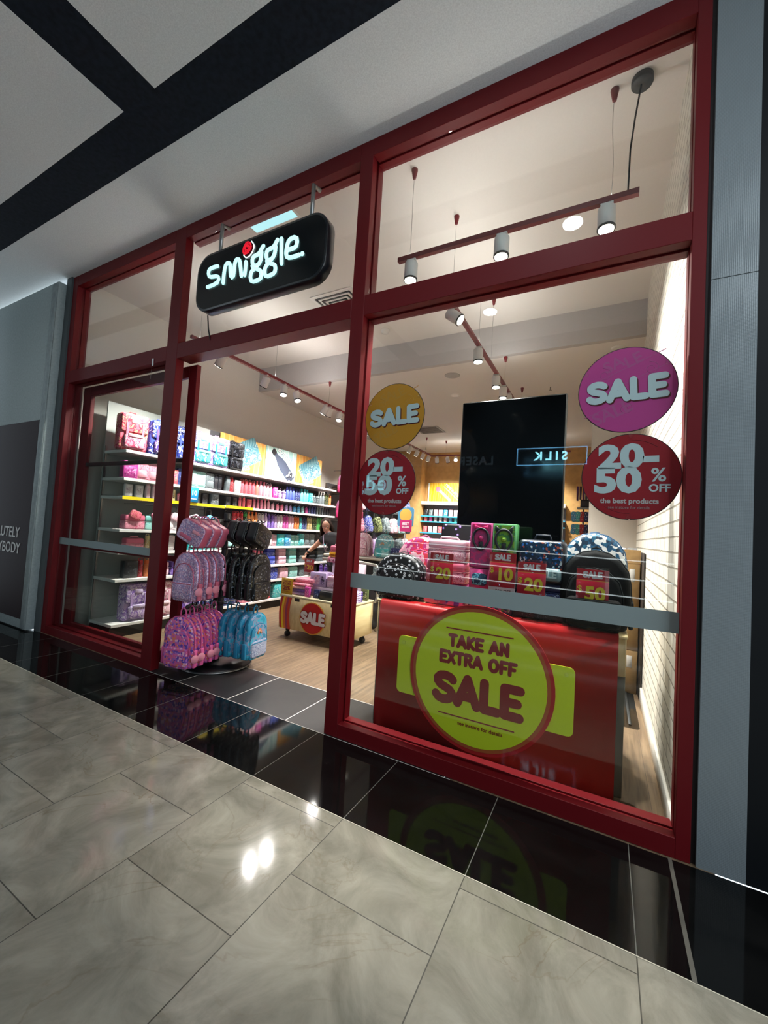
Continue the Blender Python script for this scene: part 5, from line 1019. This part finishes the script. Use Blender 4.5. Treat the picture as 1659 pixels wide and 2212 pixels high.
# ------------------------------------------------------------------ shop assistant
def chain(name, pts, edges, root, m, parent, sub=2, vox=None, extra=None):
    """pts: [(x,y,z,r)]; grown with a Skin modifier rooted at the given vertex"""
    me = bpy.data.meshes.new(name); me.from_pydata([p[:3] for p in pts], edges, []); o = bpy.data.objects.new(name + '_src', me); COL.objects.link(o)
    sk = o.modifiers.new('s', 'SKIN'); me.skin_vertices or None
    for i, p in enumerate(pts):
        v = me.skin_vertices[0].data[i]; r = p[3]; v.radius = r if isinstance(r, tuple) else (r, r); v.use_root = (i == root)
    ss = o.modifiers.new('u', 'SUBSURF'); ss.levels = sub
    dg = bpy.context.evaluated_depsgraph_get(); dg.update(); src = bpy.data.meshes.new_from_object(o.evaluated_get(dg)); bpy.data.objects.remove(o)
    b = bmesh.new(); b.from_mesh(src)
    if extra:
        for mb in extra:
            t = bpy.data.meshes.new('t'); t.from_pydata(mb.v, [], mb.f); b.from_mesh(t)
    out = bpy.data.meshes.new(name); b.to_mesh(out); b.free()
    if vox:
        o = bpy.data.objects.new('t', out); COL.objects.link(o); rm = o.modifiers.new('r', 'REMESH'); rm.mode = 'VOXEL'; rm.voxel_size = vox; sm = o.modifiers.new('m', 'SMOOTH'); sm.iterations = 3
        dg = bpy.context.evaluated_depsgraph_get(); dg.update(); out = bpy.data.meshes.new_from_object(o.evaluated_get(dg)); bpy.data.objects.remove(o)
    out.polygons.foreach_set('use_smooth', [True] * len(out.polygons)); out.materials.clear(); out.materials.append(m); out.name = name
    o = bpy.data.objects.new(name, out); COL.objects.link(o)
    if parent: o.parent = parent
    return o
pe = thing('person', 'person with long brown hair in a dark shirt, leaning to reach the shelves', 'person', (-2.12, 3.15, 0))
# local frame: x right, leaning towards -x, chest towards -y
SK = mat('c89880', .5); SKIN = mat('cc9c86', .5)
hp = Vector((-.27, -.03, 1.40))
def ell(c, rx, ry, rz, n=14, k=9, M=None):
    mb = MB(); mb.lathe([(max(.001, math.sin(PI * i / k)), -math.cos(PI * i / k)) for i in range(k + 1)], n, (M or Matrix()) @ Matrix.Translation(c) @ Matrix.Diagonal((rx, ry, rz, 1))); return mb
HM = T(hp.x, hp.y, hp.z, rx=.3, ry=-.15, rz=.5)
head = [ell((0, .01, .02), .074, .09, .1, M=HM), ell((0, -.035, -.05), .052, .045, .052, M=HM), ell((0, -.09, -.02), .011, .018, .02, M=HM), ell((-.075, .01, -.005), .01, .018, .028, M=HM), ell((.075, .01, -.005), .01, .018, .028, M=HM), ell((0, -.078, -.062), .02, .009, .007, M=HM)]
hnd = Vector((-.56, -.14, .93))
P_ = [(0, 0, .92, (.14, .1)), (-.04, -.01, 1.02, (.12, .09)), (-.11, -.02, 1.14, (.13, .09)), (-.18, -.02, 1.24, (.1, .07)), (-.225, -.02, 1.3, .05), (-.25, -.02, 1.35, .047),
      (-.3, -.03, 1.2, .06), (-.43, -.06, 1.08, .042), (-.52, -.11, .98, .03), (hnd.x, hnd.y, hnd.z, (.032, .016)), (hnd.x - .02, hnd.y - .02, hnd.z - .035, (.032, .012)),
      (-.02, .02, 1.25, .06), (.06, -.06, 1.05, .042), (.0, -.2, .93, .032), (-.03, -.24, .92, .022),
      (-.09, 0, .86, .095), (-.1, .01, .48, .06), (-.1, .03, .1, .042), (-.1, -.1, .04, .035), (.1, 0, .86, .095), (.1, .01, .48, .06), (.1, .03, .1, .042), (.1, -.1, .04, .035)]
E_ = [(0, 1), (1, 2), (2, 3), (3, 4), (4, 5), (3, 6), (6, 7), (7, 8), (8, 9), (9, 10), (3, 11), (11, 12), (12, 13), (13, 14), (0, 15), (15, 16), (16, 17), (17, 18), (0, 19), (19, 20), (20, 21), (21, 22)]
fing = []
for base, dirs in ((Vector((hnd.x - .02, hnd.y - .02, hnd.z - .035)), [(-.024 + .016 * k, -.02, -.02) for k in range(4)]), (Vector((-.03, -.24, .92)), [(-.024 + .016 * k, -.02, -.005) for k in range(4)])):
    for k, d_ in enumerate(dirs):
        L_ = (.8, 1, .95, .75)[k]; p0 = base + Vector((-.024 + .016 * k, 0, 0)); p1 = p0 + Vector((0, -.024, -.022)) * L_; p2 = p1 + Vector((.004, -.004, -.028)) * L_; p3 = p2 + Vector((.008, .012, -.014)) * L_
        fing.append(MB().tube([p0, p1, p2, p3], [.009, .0085, .008, .0065], 8))
    fing.append(MB().tube([base + Vector((.03, .01, .02)), base + Vector((.045, -.012, -.005)), base + Vector((.035, -.03, -.03))], [.011, .0095, .0075], 8))
chain('body', P_, E_, 0, SKIN, pe, 2, .007, head + fing)
shirt = [(0, 0, .9, (.165, .12)), (-.04, -.01, 1.02, (.145, .11)), (-.11, -.02, 1.14, (.15, .11)), (-.18, -.02, 1.235, (.118, .09)), (-.215, -.02, 1.285, .064), (-.31, -.03, 1.19, .074), (-.37, -.045, 1.13, .064), (-.02, .02, 1.245, .074), (.03, -.03, 1.13, .064)]
chain('shirt', shirt, [(0, 1), (1, 2), (2, 3), (3, 4), (3, 5), (5, 6), (3, 7), (7, 8)], 0, mat('16161c', .7), pe, 2)
tro = [(0, 0, .92, (.16, .115)), (-.09, 0, .84, .11), (-.1, .01, .48, .078), (-.1, .03, .1, .062), (.09, 0, .84, .11), (.1, .01, .48, .078), (.1, .03, .1, .062)]
chain('trousers', tro, [(0, 1), (1, 2), (2, 3), (0, 4), (4, 5), (5, 6)], 0, mat('1c1d24', .7), pe, 2)
for s_ in (-1, 1): MB().rbox(s_ * .1 - .045, s_ * .1 + .045, -.17, .08, .0, .085, .03, 3).build('shoe', BLK, pe)
HC = mat('2a1c15', .7, 0, 0, .2)
hair = [ell((0, .036, .05), .089, .092, .088, M=HM)]
random.seed(11)
for k in range(26):
    a = PI * (-.12 + 1.24 * k / 25); x = math.cos(a) * .085; y = .02 + math.sin(a) * .085
    top = HM @ Vector((x * .6, y * .6 + .0, .1)); mid = HM @ Vector((x * 1.08, y, -.02)); end = HM @ Vector((x * 1.2, y + .01, -.13)); tip = end + Vector((random.uniform(-.025, .025), random.uniform(-.03, .01), -.1 - random.uniform(0, .05)))
    hair.append(MB().tube([top, mid, end, tip], [.016, .024, .022, .006], 7))
hm = MB()
for q in hair: hm.add(q.v, q.f, None, True)
hm.build('hair', HC, pe)
for s_ in (-1, 1):
    ey = ell((s_ * .03, -.073, .008), .012, .007, .007, 10, 6, HM); ey.sm = [True] * len(ey.f); e_ = ey.build('eye', mat('e8e2dc', .3), pe); ir = ell((s_ * .03, -.079, .007), .006, .003, .006, 8, 5, HM); ir.build('iris', mat('2c1c14', .3), e_)
    MB().tube([HM @ Vector((s_ * (.018 + .01 * k), -.082 + .002 * k, .028 + .003 * math.sin(k * 1.5))) for k in range(4)], .003, 5).build('eyebrow', HC, pe)
MB().tube([HM @ Vector((-.02 + .01 * k, -.0865 + .002 * abs(k - 2), -.06 - .002 * (2 - abs(k - 2)))) for k in range(5)], .0042, 6).build('lips', mat('a04c4c', .4), pe)
MB().tube([(-.275, -.03, 1.3), (-.25, -.12, 1.24), (-.2, -.16, 1.1), (-.17, -.15, 1.0), (-.165, -.15, 1.0), (-.15, -.15, 1.12), (-.165, -.1, 1.27), (-.19, -.05, 1.32)], .005, 6).build('lanyard', mat('b8a8c0', .5), pe)
wd_ = (Vector(P_[9][:3]) - Vector(P_[8][:3])).normalized(); MB().cyl(Vector((-.53, -.12, .965)) - wd_ * .012, Vector((-.53, -.12, .965)) + wd_ * .012, .036, 14).build('wristband', BLK, pe)

wtg = thing('hanging_tag', 'tiny white plastic tag on a wire hanging from the red transom, left of the doorway', 'tag', (-2.29, -.008, 2.93))
MB().slab([(-.012, 0), (.01, -.002), (.014, -.07), (-.006, -.075)], -.003, 0).build('tag_plate', mat('e8ecee', .4), wtg); MB().tube([(-.01, 0, -.07), (-.016, 0, -.2)], .0012, 5).build('wire', METAL, wtg)
